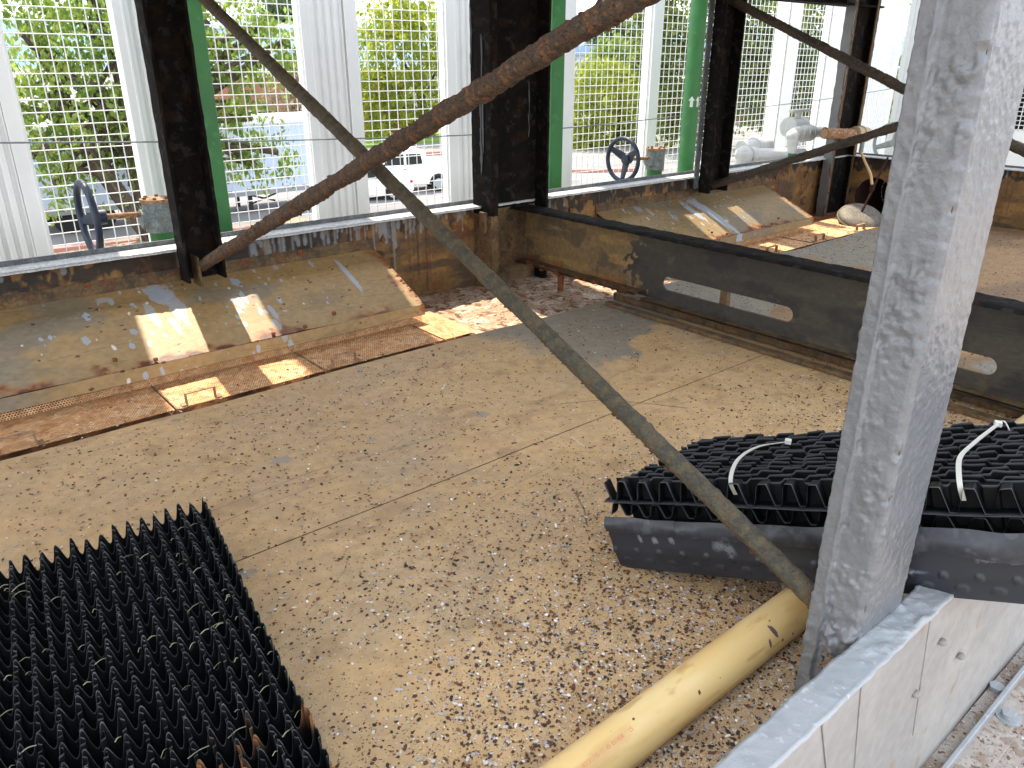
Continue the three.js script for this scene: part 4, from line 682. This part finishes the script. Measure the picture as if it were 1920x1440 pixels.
// ---------------------------------------------------------------- mesh fence
{
  const Z = -4.7, Y0 = -.5, Y1 = 2.25;
  const ribs = (x0, x1, z) => { const n = Math.max(2, Math.round((x1 - x0) / .052)), s = (x1 - x0) / n, pts = []; for (let i = 0; i < n; i++) { const a = x0 + i * s; pts.push([a, 0], [a + s * .42, 0], [a + s * .55, -.022], [a + s * .87, -.022]); } pts.push([x1, 0]); const g = [];
    for (let i = 0; i + 1 < pts.length; i++) { const [a, b] = pts[i], [c, d] = pts[i + 1]; g.push(grid(1, 1, (u, v) => [lerp(a, c, u), lerp(Y0, Y1, v), z + lerp(b, d, u), lerp(a, c, u), v * 3])); } return merge(g); };
  const pillar = (label, flats, rb, depth = .09, back) => {
    const xs = flats.flat().concat(rb || []), x0 = Math.min(...xs), x1 = Math.max(...xs), t = thing('fence_pillar', label, 'pillar', [(x0 + x1) / 2, Y0, Z]);
    for (const [a, b] of flats) part(t, 'flat_bar', box(a, b, Y0, Y1, Z - .0, Z + .012, .003), M.white);
    for (const [a, b] of flats) { part(t, 'edge_bead', box(b - .016, b - .006, Y0, Y1, Z + .0121, Z + .018), M.white); }
    if (rb) part(t, 'ribbed_sheet', ribs(rb[0], rb[1], Z + .006), M.white);
    part(t, 'post_box', box(x0 + .002, x1 - .002, Y0, Y1, Z - depth, Z - .025), M.white);
  };
  pillar('ribbed white fence pillar cut by the left edge of the photo', [[.66, .74]], [-.2, .655]);
  pillar('white fence pillar half hidden behind the leftmost black column', [[1.25, 1.31], [1.655, 1.70]], [1.31, 1.655]);
  pillar('ribbed white fence pillar behind the crossing of the two braces', [[2.29, 2.36], [2.585, 2.67]], [2.36, 2.57]);
  pillar('ribbed white fence pillar half hidden by the widest column', [[3.35, 3.44], [3.7, 3.78]], [3.44, 3.7]);
  pillar('plain white fence pillar right beside the square green post of the widest column', [[4.40, 4.58]], null, .1);
  pillar('slim white fence pillar above the face on hand wheel', [[5.49, 5.61]], null, .1);
  pillar('slim white fence pillar right beside the slim black column', [[6.58, 6.68]], null, .07);
  pillar('broad white fence pillar left of the plastic elbow', [[7.57, 7.75]], null, .17);
  pillar('white fence pillar behind the grey flange of the corner column', [[8.36, 8.68]], null, .1);
  pillar('ribbed white end pillar of the fence beside the white enclosure', [[9.9, 9.99]], [9.35, 9.9], .3);
  const wire = new THREE.CylinderGeometry(.0031, .0031, 1, 6); const vg = {}, hg = {};
  const panel = (label, x0, x1) => {
    const t = thing('mesh_panel', label, 'mesh panel', [x0, Y0, Z], 'white welded mesh panels of the fence'), w = x1 - x0, n = Math.round(w / .067), m = Math.round((Y1 - Y0) / .0605), loc = { local: true };
    const R = rng(Math.round(x0 * 100));
    const V0 = wire.clone().scale(1, Y1 - Y0, 1), H0 = wire.clone().rotateZ(Math.PI / 2).scale(w, 1, 1);
    for (let i = 0; i <= n; i++) { const o = part(t, 'vertical_wire', V0, M.white, loc); o.position.set(i / n * w, (Y1 - Y0) / 2, -.004 + (R() - .5) * .002); }
    for (let j = 0; j <= m; j++) { const o = part(t, 'horizontal_wire', H0, M.white, loc); o.position.set(w / 2, j / m * (Y1 - Y0), -.0095 + (R() - .5) * .002); }
  };
  panel('white mesh panel with the left tree trunk behind it, first from the left', .74, 1.25);
  panel('white mesh panel with the pale trailer behind it, right of the leftmost column', 1.70, 2.29);
  panel('white mesh panel with the parked car and pickup behind it', 2.67, 3.35);
  panel('white mesh panel hidden behind the widest column', 3.78, 4.40);
  panel('white mesh panel with the yellow tree and the face on hand wheel', 4.58, 5.49);
  panel('white mesh panel between the slim white pillar and the slim black column', 5.61, 6.58);
  panel('white mesh panel right of the slim black column, above the white pipe elbow', 6.68, 7.57);
  panel('white mesh panel behind the plastic lever valve', 7.75, 8.36);
  panel('white mesh panel right of the corner column', 8.68, 9.9);
  const rail = thing('fence_rail', 'white rail along the top of the mesh fence', 'rail', [4.5, Y1, Z]); part(rail, 'rail_bar', box(-.2, 10, Y1, Y1 + .08, Z - .08, Z + .02, .004), M.white);
  // upper cladding added out of view to mask the sun, with gaps for the patches
  const up = thing('added_sun_mask', 'white cladding sheets added unseen above the mesh fence to mask the sun', 'sunmask', [2, 2.33, Z]);
  for (const [a, b] of [[-4, .955], [1.525, 2.185], [2.9, 3.42], [3.9, 4.6], [5.23, 5.8], [6.42, 10]]) part(up, 'mask_sheet', box(a, b, 2.34, 4.9, Z - .06, Z - .03), M.white);
  part(up, 'mask_girt', box(-4, 10, 4.3, 4.38, Z - .12, Z - .061), M.white);
  const cab = thing('tension_wire', 'thin grey cable stretched across in front of the fence', 'cable', [2, .8, -4.4]);
  part(cab, 'cable', tube([at(-60, 268, -4.4), at(150, 267, -4.4), at(290, 266, -4.4), at(445, 265, -4.4), at(660, 260, -4.4), at(880, 253, -4.4), at(1060, 240, -4.4), at(1280, 217, -4.4), at(1540, 187, -4.4), at(1680, 165, -4.4)], .0042, 8, 120), M.greyIron);
}
// ---------------------------------------------------------------- white enclosure on the right
{
  const t = thing('equipment_enclosure', 'large white equipment enclosure behind the end wall at right', 'enclosure', [11.5, -.5, -2]);
  const s = new THREE.Shape([[-4.66, -.5], [2, -.5], [2, 3.6], [-4.66, 3.6]].map(q => new THREE.Vector2(...q))); const h = new THREE.Path([[-3.29, .52], [-3.29, 1.6], [-1.9, 1.6], [-1.9, .52]].map(q => new THREE.Vector2(...q))); s.holes.push(h);
  const g = new THREE.ShapeGeometry(s), p = g.attributes.position; for (let i = 0; i < p.count; i++) p.setXYZ(i, 10, p.getY(i), p.getX(i)); g.computeVertexNormals();
  part(t, 'wall', g, M.whiteShed); part(t, 'wall', merge([box(10.02, 13, -.5, 3.6, -4.66, -4.6), box(12.95, 13, -.5, 3.6, -4.6, 2), box(10.02, 12.95, -.5, 3.6, 1.95, 2)]), M.whiteShed); part(t, 'roof', box(9.95, 13.05, 3.6, 3.7, -4.7, 2.05), M.whiteShed);
  part(t, 'louver_back', box(10.12, 10.14, .5, 1.62, -3.3, -1.88), plain(0x1c1a18)); const w = []; for (let i = 0; i <= 23; i++) w.push(box(9.995, 10.004, .52 + i * .047 - .004, .52 + i * .047 + .004, -3.29, -1.9)); for (let i = 0; i <= 26; i++) w.push(box(9.988, 9.9945, .52, 1.6, -3.29 + i * .053 - .004, -3.29 + i * .053 + .004)); part(t, 'grille', merge(w), M.whiteShed, { kind: 'stuff' });
  part(t, 'sill', box(9.96, 9.985, -.1, -.02, -4.6, 2), M.whiteShed); part(t, 'corner_trim', box(9.975, 9.999, -.5, 3.6, -4.66, -4.6), M.whiteShed);
}

// ---------------------------------------------------------------- debris on the floor
{
  const R = rng(123), fl = (n, r) => { const s = new THREE.Shape(); for (let i = 0; i < n; i++) { const a = i / n * 6.283, q = r * (.55 + .6 * R()); i ? s.lineTo(Math.cos(a) * q, Math.sin(a) * q * .75) : s.moveTo(Math.cos(a) * q, Math.sin(a) * q * .75); } const g = new THREE.ExtrudeGeometry(s, { depth: .18, bevelEnabled: false }); g.rotateX(-Math.PI / 2); g.deleteAttribute('uv'); return g; };
  const shapes = [fl(5, 1), fl(6, 1), fl(4, 1)];
  const pal = { w: [[.6, .57, .52], [.5, .46, .4], [.7, .68, .65], [.36, .34, .33]], d: [[.05, .026, .018], [.1, .04, .02], [.14, .05, .022], [.035, .024, .02], [.2, .085, .036], [.075, .045, .036]] };
  const scatter = (name, label, N, place, size) => {
    const list = []; for (let i = 0; i < N; i++) { const p = place(); if (!p) continue; list.push(p); }
    shapes.forEach((g, k) => {
      const sub = list.filter((_, i) => i % 3 === k), im = new THREE.InstancedMesh(g, plain(0xffffff, .85), sub.length); im.material.roughness = .8;
      const m = new THREE.Matrix4(), q = new THREE.Quaternion(), e = new THREE.Euler(), c = new THREE.Color();
      sub.forEach((p, i) => { const s = size(p); e.set((R() - .5) * .5, R() * 6.28, (R() - .5) * .5); q.setFromEuler(e); const a = R() < .12 ? 1.6 : 1; m.compose(V(p[0], p[1], p[2]), q, V(s * a, s, s)); im.setMatrixAt(i, m); const w = R() < p[3], P = w ? pal.w : pal.d, col = P[Math.floor(R() * P.length)], b = .75 + R() * .5; c.setRGB(col[0] * b, col[1] * b, col[2] * b); im.setColorAt(i, c); });
      im.name = numbered(name); im.castShadow = im.receiveShadow = true; im.userData = { label, category: 'debris', kind: 'stuff' }; scene.add(im);
    });
  };
  const dens = (x, z) => .11 + .89 * Math.pow(step(-1.9, -.75, z), 1.6) * (.45 + .55 * step(.3, 1.0, x)) * (.55 + .9 * fbm(x * 5, z * 5, 901, 4));
  scatter('floor_flakes', 'white and rust coloured flakes strewn over the near floor plate', 280000, () => { const x = .0 + R() * 3.1, z = -2.75 + R() * 2.31; return R() < dens(x, z) * (x > 1.9 ? .5 : 1) ? [x, .002, z, z > -1.3 ? .36 : .26] : null; }, () => .0009 + .0052 * Math.pow(R(), 4.2));
  scatter('far_floor_flakes', 'dark flakes strewn thinly over the far bay and the screens', 15000, () => { const k = R(); if (k < .6) return [3.35 + R() * 3.5, .002, -2.78 + R() * 2.2, .12]; if (k < .64) return [-.3 + R() * 2.4, -.004, -3.2 + R() * .4, .6]; if (k < .86) return [2.15 + R() * 1.4, -.032, -3.5 + R() * .72, .35]; return [3.9 + R() * 2.6, -.003, -3.15 + R() * .35, .2]; }, () => .0018 + .005 * Math.pow(R(), 3));
  scatter('larger_flakes', 'larger rust and paint flakes among the debris', 620, () => { const x = .1 + R() * (R() < .6 ? 1.5 : 2.8), z = R() < .6 ? -1.5 + R() * .95 : -2.7 + R() * 2.2; return [x, .003, z, .3]; }, () => .0026 + .004 * R() * R());
  scatter('ledge_grit', 'pale grit and flakes lying on the walkway beyond the edge rail', 5000, () => { const x = .8 + R() * 2.2, z = -.4 + R() * .35; return [x, z > -.366 ? -.3605 : -.353, z, .6]; }, () => .0012 + .004 * Math.pow(R(), 3));
}

// ---------------------------------------------------------------- car park: trailer, vehicles, kerbs, trees, buildings
const G = -4.85;
{
  const t = thing('box_trailer', 'long pale blue box trailer parked behind the left tree', 'trailer', [11, G, -34.5]);
  const b = plain(0xb9c8de, .5), x0 = 4, x1 = 17.6, z = -33.3;
  part(t, 'box_side', box(x0, x1, -3.95, -1.2, z - 2.5, z), b); part(t, 'roof_edge', box(x0 - .02, x1 + .02, -1.2, -.93, z - 2.52, z + .03), plain(0xe6e6e2)); part(t, 'under_rail', box(x0, x1, -4.12, -3.951, z - .12, z - .01), plain(0x8e9094));
  for (let i = 0; i < 16; i++) part(t, 'marker', box(x0 + .4 + i * .86, x0 + .62 + i * .86, -3.93, -3.85, z + .001, z + .012), plain(i % 2 ? 0xc23a3a : 0xb84848));
  for (let i = 0; i < 13; i++) part(t, 'panel_seam', box(x0 + i * 1.05, x0 + i * 1.05 + .02, -3.9, -1.25, z + .001, z + .008), b);
  for (const x of [6, 7.2]) for (const zz of [z - .15, z - 2.3]) part(t, 'wheel', cyl(V(x, G + .5, zz - .25), V(x, G + .5, zz), .5, 24), plain(0x1a1a1a));
  part(t, 'landing_gear', merge([box(13.2, 13.35, G, -4.1, z - .5, z - .35), box(13.2, 13.35, G, -4.1, z - 2, z - 1.85), cyl(V(13.25, -4.15, z - .4), V(14.4, G + .35, z - .4), .04, 8), cyl(V(13.25, G + .3, z - .4), V(14.6, -4.15, z - .4), .04, 8), box(13.0, 13.6, G, G + .06, z - .6, z - .2)]), plain(0x222222));
}
function vehicle(name, label, cat, pos, yaw, prof, W, win, col, wheels, wr, lights) {
  const t = thing(name, label, cat, pos); t.rotation.y = yaw; const loc = { local: true };
  const s = new THREE.Shape(prof.map(q => new THREE.Vector2(...q))); const g = new THREE.ExtrudeGeometry(s, { depth: W - .12, bevelEnabled: true, bevelThickness: .06, bevelSize: .06, bevelSegments: 3 }); g.translate(0, 0, -W / 2 + .06);
  part(t, 'body', g, std({ color: col, roughness: .3, metalness: .1 }), loc);
  for (const w of win) { const q = new THREE.Shape(w.map(a => new THREE.Vector2(...a))), h = new THREE.ExtrudeGeometry(q, { depth: W + .012, bevelEnabled: false }); h.translate(0, 0, -W / 2 - .006); part(t, 'side_window', h, std({ color: 0x16211f, roughness: .12 }), loc); }
  for (const x of wheels) for (const z of [-1, 1]) { const c = V(x, wr, z * (W / 2 - .1)); const k = part(t, 'wheel', cyl(V(x, wr, z * (W / 2 - .2)), V(x, wr, z * (W / 2 + .01)), wr, 28), plain(0x171717, .9), loc); part(k, 'rim', cyl(V(x, wr, z * (W / 2 + .005)), V(x, wr, z * (W / 2 + .03)), wr * .62, 20), plain(0x9c9ea0, .4), loc); const ar = new THREE.RingGeometry(wr * 1.0, wr * 1.22, 28, 1, 0, Math.PI); ar.translate(x, wr, z * (W / 2 + .003)); part(t, 'wheel_arch', ar, plain(0x242424), loc); }
  for (const [n, x, y, w, h, c] of lights) for (const z of [-1, 1]) part(t, n, new RoundedBoxGeometry(w, h, .3, 2, .03).translate(x, y, z * (W / 2 - .12)), plain(c, .3), loc);
  for (const z of [-1, 1]) part(t, 'mirror', new RoundedBoxGeometry(.12, .16, .22, 2, .04).translate(win[0][0][0] + .15, win[0][0][1] + .1, z * (W / 2 + .1)), plain(0x202422), loc);
  return t;
}
// local -x is the front
vehicle('sedan_car', 'white sedan with red tail lights parked in front of the pickup', 'car', [18.7, G, -33.6], -.42, [[-2.3, .28], [2.3, .28], [2.36, .62], [2.3, .98], [1.5, 1.04], [.75, 1.42], [-.55, 1.42], [-1.2, 1.0], [-2.2, .84], [-2.36, .6]], 1.75, [[[-1.02, 1.0], [-.48, 1.36], [.02, 1.36], [.02, 1.0]], [[.1, 1.0], [.1, 1.36], [.7, 1.36], [1.25, 1.04]]], 0xe8e8e6, [-1.4, 1.42], .32, [['tail_light', 2.33, .82, .14, .16, 0xb0241c], ['head_light', -2.3, .68, .14, .14, 0xd8d8d0], ['bumper', 2.38, .5, .1, .16, 0xd6d6d4]]);
vehicle('pickup_truck', 'white pickup truck parked behind the sedan, seen over the rim', 'truck', [21.6, G, -34.6], -.35, [[-2.75, .42], [2.9, .42], [2.95, .75], [2.9, 1.28], [1.15, 1.3], [1.08, 1.9], [.9, 1.98], [-.6, 1.98], [-1.2, 1.36], [-2.6, 1.2], [-2.8, .8]], 1.95, [[[-1.05, 1.36], [-.55, 1.88], [.0, 1.88], [.0, 1.36]], [[.12, 1.36], [.12, 1.88], [.85, 1.88], [.95, 1.36]]], 0xf0f1f3, [-1.75, 1.75], .4, [['tail_light', 2.9, 1.05, .12, .3, 0xa82018], ['head_light', -2.72, 1.0, .14, .2, 0xd8d8d0], ['door_handle', .02, 1.14, .16, .04, 0x303030]]);
{ // kerbs and planters
  const red = plain(0xa87468), pale = plain(0xb8b0a2);
  const kerb = (name, label, a, b, w, h, m) => { const t = thing(name, label, 'kerb', [(a[0] + b[0]) / 2, G, (a[1] + b[1]) / 2]); const d = Math.hypot(b[0] - a[0], b[1] - a[1]), ang = Math.atan2(-(b[1] - a[1]), b[0] - a[0]); t.rotation.y = ang; const n = Math.ceil(d / 2.4); for (let i = 0; i < n; i++) part(t, 'kerb_stone', new RoundedBoxGeometry(d / n - .03, h, w, 2, .03).translate(-d / 2 + (i + .5) * d / n, h / 2, 0), m, { local: true }); };
  kerb('kerb', 'red painted kerb below the trunk of the left tree', [2, -30.5], [11.8, -29.6], .3, .18, red); kerb('kerb', 'pale kerb in front of the left tree', [2, -28.3], [13, -27.2], .3, .18, pale);
  kerb('kerb', 'red painted kerb below the yellow tree', [32, -34.5], [38, -31], .4, .2, red); kerb('kerb', 'pale kerb of the tree island at right', [40, -31], [70, -33], .4, .2, pale);
  kerb('kerb', 'red kerb behind the pickup truck', [24, -49], [46, -44], .4, .25, red);
  struct('lawn', new THREE.BoxGeometry(30, .2, 7).translate(38, G + .1, -58), plain(0x6e8a3c, .95)); struct('planting_bed', new THREE.BoxGeometry(14, .12, 1.6).rotateY(.09).translate(7, G + .06, -29), plain(0x8a7a62, .95));
}
function tree(label, x, z, blobs, nLeaf, ls, cols, seed, trunks, name = 'broadleaf_tree', tip = 0) {
  const R = rng(seed), t = thing(name, label, 'tree', [x, G, z]), pos = [], nor = [], colr = [], ctr = blobs.map(b => V(b[0], b[1], b[2]));
  const limbs = []; 
  for (const [dx, dz, r, lean] of trunks) {
    const b0 = V(x + dx, G, z + dz), top = ctr.reduce((a, c) => a.add(c), V(0, 0, 0)).multiplyScalar(1 / ctr.length), tp = V(x + dx + lean, Math.max(top.y, G + 2.5), z + dz);
    limbs.push(new THREE.TubeGeometry(new THREE.CatmullRomCurve3([b0, b0.clone().lerp(tp, .35).add(V((R() - .5) * .2, 0, .1)), b0.clone().lerp(tp, .7).add(V((R() - .5) * .3, 0, -.1)), tp]), 14, r, 9));
    ctr.forEach((c, i) => { if (R() < .75) { const s = b0.clone().lerp(tp, .4 + R() * .5); limbs.push(new THREE.TubeGeometry(new THREE.CatmullRomCurve3([s, s.clone().lerp(c, .5).add(V(0, .4, 0)), c]), 8, r * (.22 + R() * .18), 6)); } });
  }
  part(t, 'trunk', merge(limbs), M.bark);
  const tot = blobs.reduce((a, b) => a + b[3] * b[3], 0), tmp = V(0, 0, 0);
  for (const b of blobs) {
    const n = Math.round(nLeaf * b[3] * b[3] / tot), sub = Math.ceil(n / 26), hang = b[5] ?? .35;
    for (let k = 0; k < sub; k++) {
      const u = R() * 2 - 1, a = R() * 6.283, rr = b[3] * Math.pow(R(), .4), q = Math.sqrt(1 - u * u), cx = b[0] + Math.cos(a) * q * rr, cy = b[1] + u * rr * (b[4] ?? .8), cz = b[2] + Math.sin(a) * q * rr;
      const dir = V(R() - .5, -hang * R() * 1.5, R() - .5).normalize(), sh = R();
      for (let m = 0; m < 26; m++) {
        const f = R(), px = cx + dir.x * f * ls * 5 + (R() - .5) * ls * 2.4, py = cy + dir.y * f * ls * 5 + (R() - .5) * ls * 2, pz = cz + dir.z * f * ls * 5 + (R() - .5) * ls * 2.4;
        const l = ls * (.7 + .7 * R()), w = l * .3, A = V(R() - .5, -.2 - R() * .7, R() - .5).normalize(), B = tmp.set(R() - .5, R() - .5, R() - .5).cross(A).normalize().clone();
        const P0 = [px, py, pz], P2 = [px + A.x * l, py + A.y * l, pz + A.z * l], P1 = [px + A.x * l * .5 + B.x * w, py + A.y * l * .5 + B.y * w, pz + A.z * l * .5 + B.z * w], P3 = [px + A.x * l * .5 - B.x * w, py + A.y * l * .5 - B.y * w, pz + A.z * l * .5 - B.z * w];
        pos.push(...P0, ...P1, ...P2, ...P0, ...P2, ...P3); const N = B.clone().cross(A); for (let i = 0; i < 6; i++) nor.push(N.x, N.y, N.z);
        const c = cols[Math.floor(Math.min(.999, sh * .7 + R() * .3) * cols.length)], k2 = .8 + R() * .4; for (let i = 0; i < 6; i++) colr.push(c[0] * k2, c[1] * k2, c[2] * k2);
      }
    }
  }
  const g = new THREE.BufferGeometry(); g.setAttribute('position', new THREE.Float32BufferAttribute(pos, 3)); g.setAttribute('normal', new THREE.Float32BufferAttribute(nor, 3)); g.setAttribute('color', new THREE.Float32BufferAttribute(colr, 3));
  part(t, 'crown', g, M.leaf); return t;
}
M.leaf = new THREE.MeshPhysicalMaterial({ vertexColors: true, roughness: .85, specularIntensity: .25, transmission: .72, thickness: 0, side: THREE.DoubleSide });
const GR = [[.13, .21, .035], [.18, .27, .045], [.24, .33, .06], [.3, .37, .08]], YG = [[.3, .36, .035], [.37, .41, .04], [.24, .31, .035], [.42, .43, .06]], DG = [[.06, .11, .045], [.09, .15, .055], [.12, .18, .065]], MG = [[.17, .23, .05], [.22, .27, .055], [.13, .19, .045], [.28, .31, .09]];
{
  const bl = (L, Z) => L.map(([x, y, r, ys, hg, dz]) => { const p = at(x, y, Z + (dz || 0)); return [p.x, p.y, p.z, r, ys || .8, hg]; });
  const t0 = at(205, 438, -29.5); 
  tree('tall green tree with a dark trunk behind the first mesh panel', 8.0, -30, bl([[40, 60, 1.9, .9], [130, 20, 2, .9], [120, 150, 1.8, .9, .4, 1], [40, 200, 1.7, .9], [60, 290, 1.3, .9, .6, 1], [130, 250, 1.5, .8, .5, -1], [250, 60, 2.2, .9], [250, 170, 1.8, .8, .4, 1], [270, 290, 1.1, .8, .6], [245, 350, .7, .8, .7], [390, 40, 1.9, .8], [420, 130, 1.5, .8], [430, 190, 1.2, .9, .5], [400, 250, 1.1, .8, .5], [450, 285, 1.0, .6, .7], [520, 285, .8, .5, .7], [480, 310, .4, .7, .9], [500, 40, 1.2, .8, .6], [540, 75, .7, .7, .7], [510, 110, .9, .7, .6], [470, 220, .9, .9, .5], [100, 345, .6, .8, .8], [160, -60, 2.5], [350, -70, 2.5]], -30), 14500, .2, GR.concat([[.3, .42, .1]]), 1001, [[0, 0, .42, 0], [-.1, .2, .3, -2.2], [.35, -.4, .26, .9]]);
  tree('bright yellow green tree behind the parked pickup', 40, -60, bl([[720, 60, 3], [790, 40, 3], [820, 120, 2.6], [700, 150, 2.8], [760, 170, 3], [800, 210, 2.2], [690, 220, 1.9], [740, 10, 2.6], [810, 250, 1.2], [850, 80, 3]], -58), 11000, .36, YG, 1002, [[0, 0, .4, 0]]);
  tree('yellow green bushy tree behind the face on hand wheel', 48, -44, bl([[1100, 150, 2], [1140, 140, 2.1], [1095, 210, 2.1], [1150, 215, 2], [1180, 175, 1.6], [1120, 255, 1.6], [1175, 245, 1.4], [1085, 260, 1.2], [1200, 210, 1.5]], -44), 9500, .3, YG, 1003, [[0, 0, .2, 0]]);
  tree('green tree rising above the yellow one', 62, -58, bl([[1160, 90, 2.2], [1190, 110, 2], [1180, 140, 1.8], [1150, 115, 1.6], [1205, 130, 1.6]], -56), 9000, .4, GR, 1004, [[0, 0, .3, 0]], 'broadleaf_tree');
  tree('tall pale green tree between the slim white pillar and the round green pipe', 54, -40, bl([[1230, 20, 2.2], [1265, 40, 2.2], [1240, 90, 2.3], [1280, 110, 2.2], [1235, 160, 2.2], [1270, 180, 2.2], [1250, 225, 1.7], [1290, 230, 1.5], [1250, -30, 2.5]], -39), 9000, .32, MG, 1005, [[0, 0, .3, 0]]);
  tree('broad many stemmed tree right of the slim black column', 56, -35, bl([[1390, 30, 2.5], [1430, 60, 2.5], [1400, 110, 2.5], [1440, 140, 2.2], [1385, 170, 2.2], [1425, 195, 1.8], [1480, 60, 2.5], [1520, 50, 2.6], [1510, 120, 2.4], [1530, 180, 2.1], [1490, 200, 1.8], [1560, 120, 2.4], [1400, -30, 3], [1500, -20, 3]], -35), 13000, .34, MG.concat(DG), 1006, [[-1, 0, .24, -2], [0, 0, .26, 0], [.7, 0, .22, 1.6]]);
  tree('dark green tree behind the end of the fence', 74, -38, bl([[1610, 40, 2.6], [1640, 90, 2.6], [1600, 130, 2.6], [1630, 190, 2.4], [1600, 230, 2], [1640, 20, 2.6], [1580, 80, 2.6], [1650, 230, 1.8]], -37), 7500, .4, GR.concat(DG), 1007, [[0, 0, .3, 0]]);
  tree('dark conifer on the skyline above the yellow tree', 120, -108, bl([[1150, 60, 4, 1.2], [1140, 85, 4, 1], [1165, 90, 4, 1]], -108), 6000, .7, DG, 1008, [[0, 0, .4, 0]], 'conifer_tree');
  tree('rounded dark tree on the skyline beside the conifer', 130, -106, bl([[1185, 78, 4, .7], [1200, 84, 4, .6]], -106), 5000, .7, DG, 1009, [[0, 0, .4, 0]]);
  tree('dark tree on the skyline above the blue shed', 60, -112, bl([[530, 10, 4, .6], [570, 12, 4, .6], [600, 8, 4, .6]], -112), 6000, .7, DG, 1010, [[0, 0, .4, 0]]);
  tree('bare brownish tree in front of the brick shop', 27, -58, bl([[560, 115, 2, .8], [585, 130, 1.8], [540, 170, 1.6], [580, 195, 1.3]], -55), 1800, .28, [[.3, .22, .14], [.24, .2, .12]], 1011, [[0, 0, .16, 0]]);
}
function building(name, label, x0, x1, z0, z1, h, wm, rm, win, roofH = .5) {
  const t = thing(name, label, 'building', [(x0 + x1) / 2, G, (z0 + z1) / 2]);
  part(t, 'wall', box(x0, x1, G, G + h, z0, z1), wm); part(t, 'roof', box(x0 - .3, x1 + .3, G + h, G + h + roofH, z0 - .3, z1 + .3), rm);
  for (const [x, y, w, hh] of win) { const f = part(t, 'window', box(x, x + w, G + y, G + y + hh, z1 + .001, z1 + .08), plain(0xd8d8d4)); part(f, 'pane', box(x + .08, x + w - .08, G + y + .08, G + y + hh - .08, z1 + .081, z1 + .1), std({ color: 0x26303a, roughness: .15 })); } return t;
}
{
  const a = at(430, 145, -62), b = at(600, 205, -62);
  building('brick_shop', 'low red brick shop with pale trim behind the left tree', 22, 40, -74, -62, 5.0, plain(0xa06a58), plain(0xd0c8bc), [[25, 1, 2.2, 1.6], [29, 1, 2.2, 1.6], [33, 1, 2.2, 1.6]], .5);
  building('metal_shed', 'tall pale blue metal shed on the left skyline', 36, 70, -112, -92, 9.6, plain(0xa8c0dc), plain(0xc4d2e4), [[42, 3, 4, 1.2], [50, 3, 4, 1.2], [58, 3, 4, 1.2]], .7);
  building('low_warehouse', 'low pale warehouse behind the parked cars', 42, 74, -92, -76, 5.2, plain(0xb4b4b0), plain(0xc8ccd0), [[46, 1.2, 3, 1.6], [54, 1.2, 3, 1.6], [62, 1.2, 3, 1.6]]);
  building('low_warehouse', 'blue roofed low warehouse behind the yellow tree', 82, 118, -86, -70, 7, plain(0xa9aeb8), plain(0x7f93ac), [[86, 1.5, 3, 1.6], [94, 1.5, 3, 1.6], [102, 1.5, 3, 1.6], [108, 1.5, 3, 1.6]], 1.2);
  building('brick_shop', 'red walled shop between the yellow tree and the white pillar', 66, 90, -62, -52, 4, plain(0x8c4c46), plain(0xb0a69c), [[70, 1, 2.4, 1.6], [76, 1, 2.4, 1.6], [82, 1, 2.4, 1.6]]);
  building('low_warehouse', 'grey walled building behind the tree island at right', 84, 140, -62, -48, 5, plain(0x9c9690), plain(0xa8a4a0), [[90, 1.2, 3, 1.6], [98, 1.2, 3, 1.6], [106, 1.2, 3, 1.6]]);
}
{ // far hills, air haze painted into their blue colour
  const g = grid(120, 6, (u, v) => { const az = lerp(-.2, 1.75, u), d = lerp(1500, 2100, v), h = Math.sin(v * Math.PI / 2) * (50 + 70 * fbm(u * 9, 3, 77, 4)); return [Math.cos(az) * d, G + h, -Math.sin(az) * d, u * 20, v * 4]; });
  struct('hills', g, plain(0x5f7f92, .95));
}
renderer.render(scene, camera);
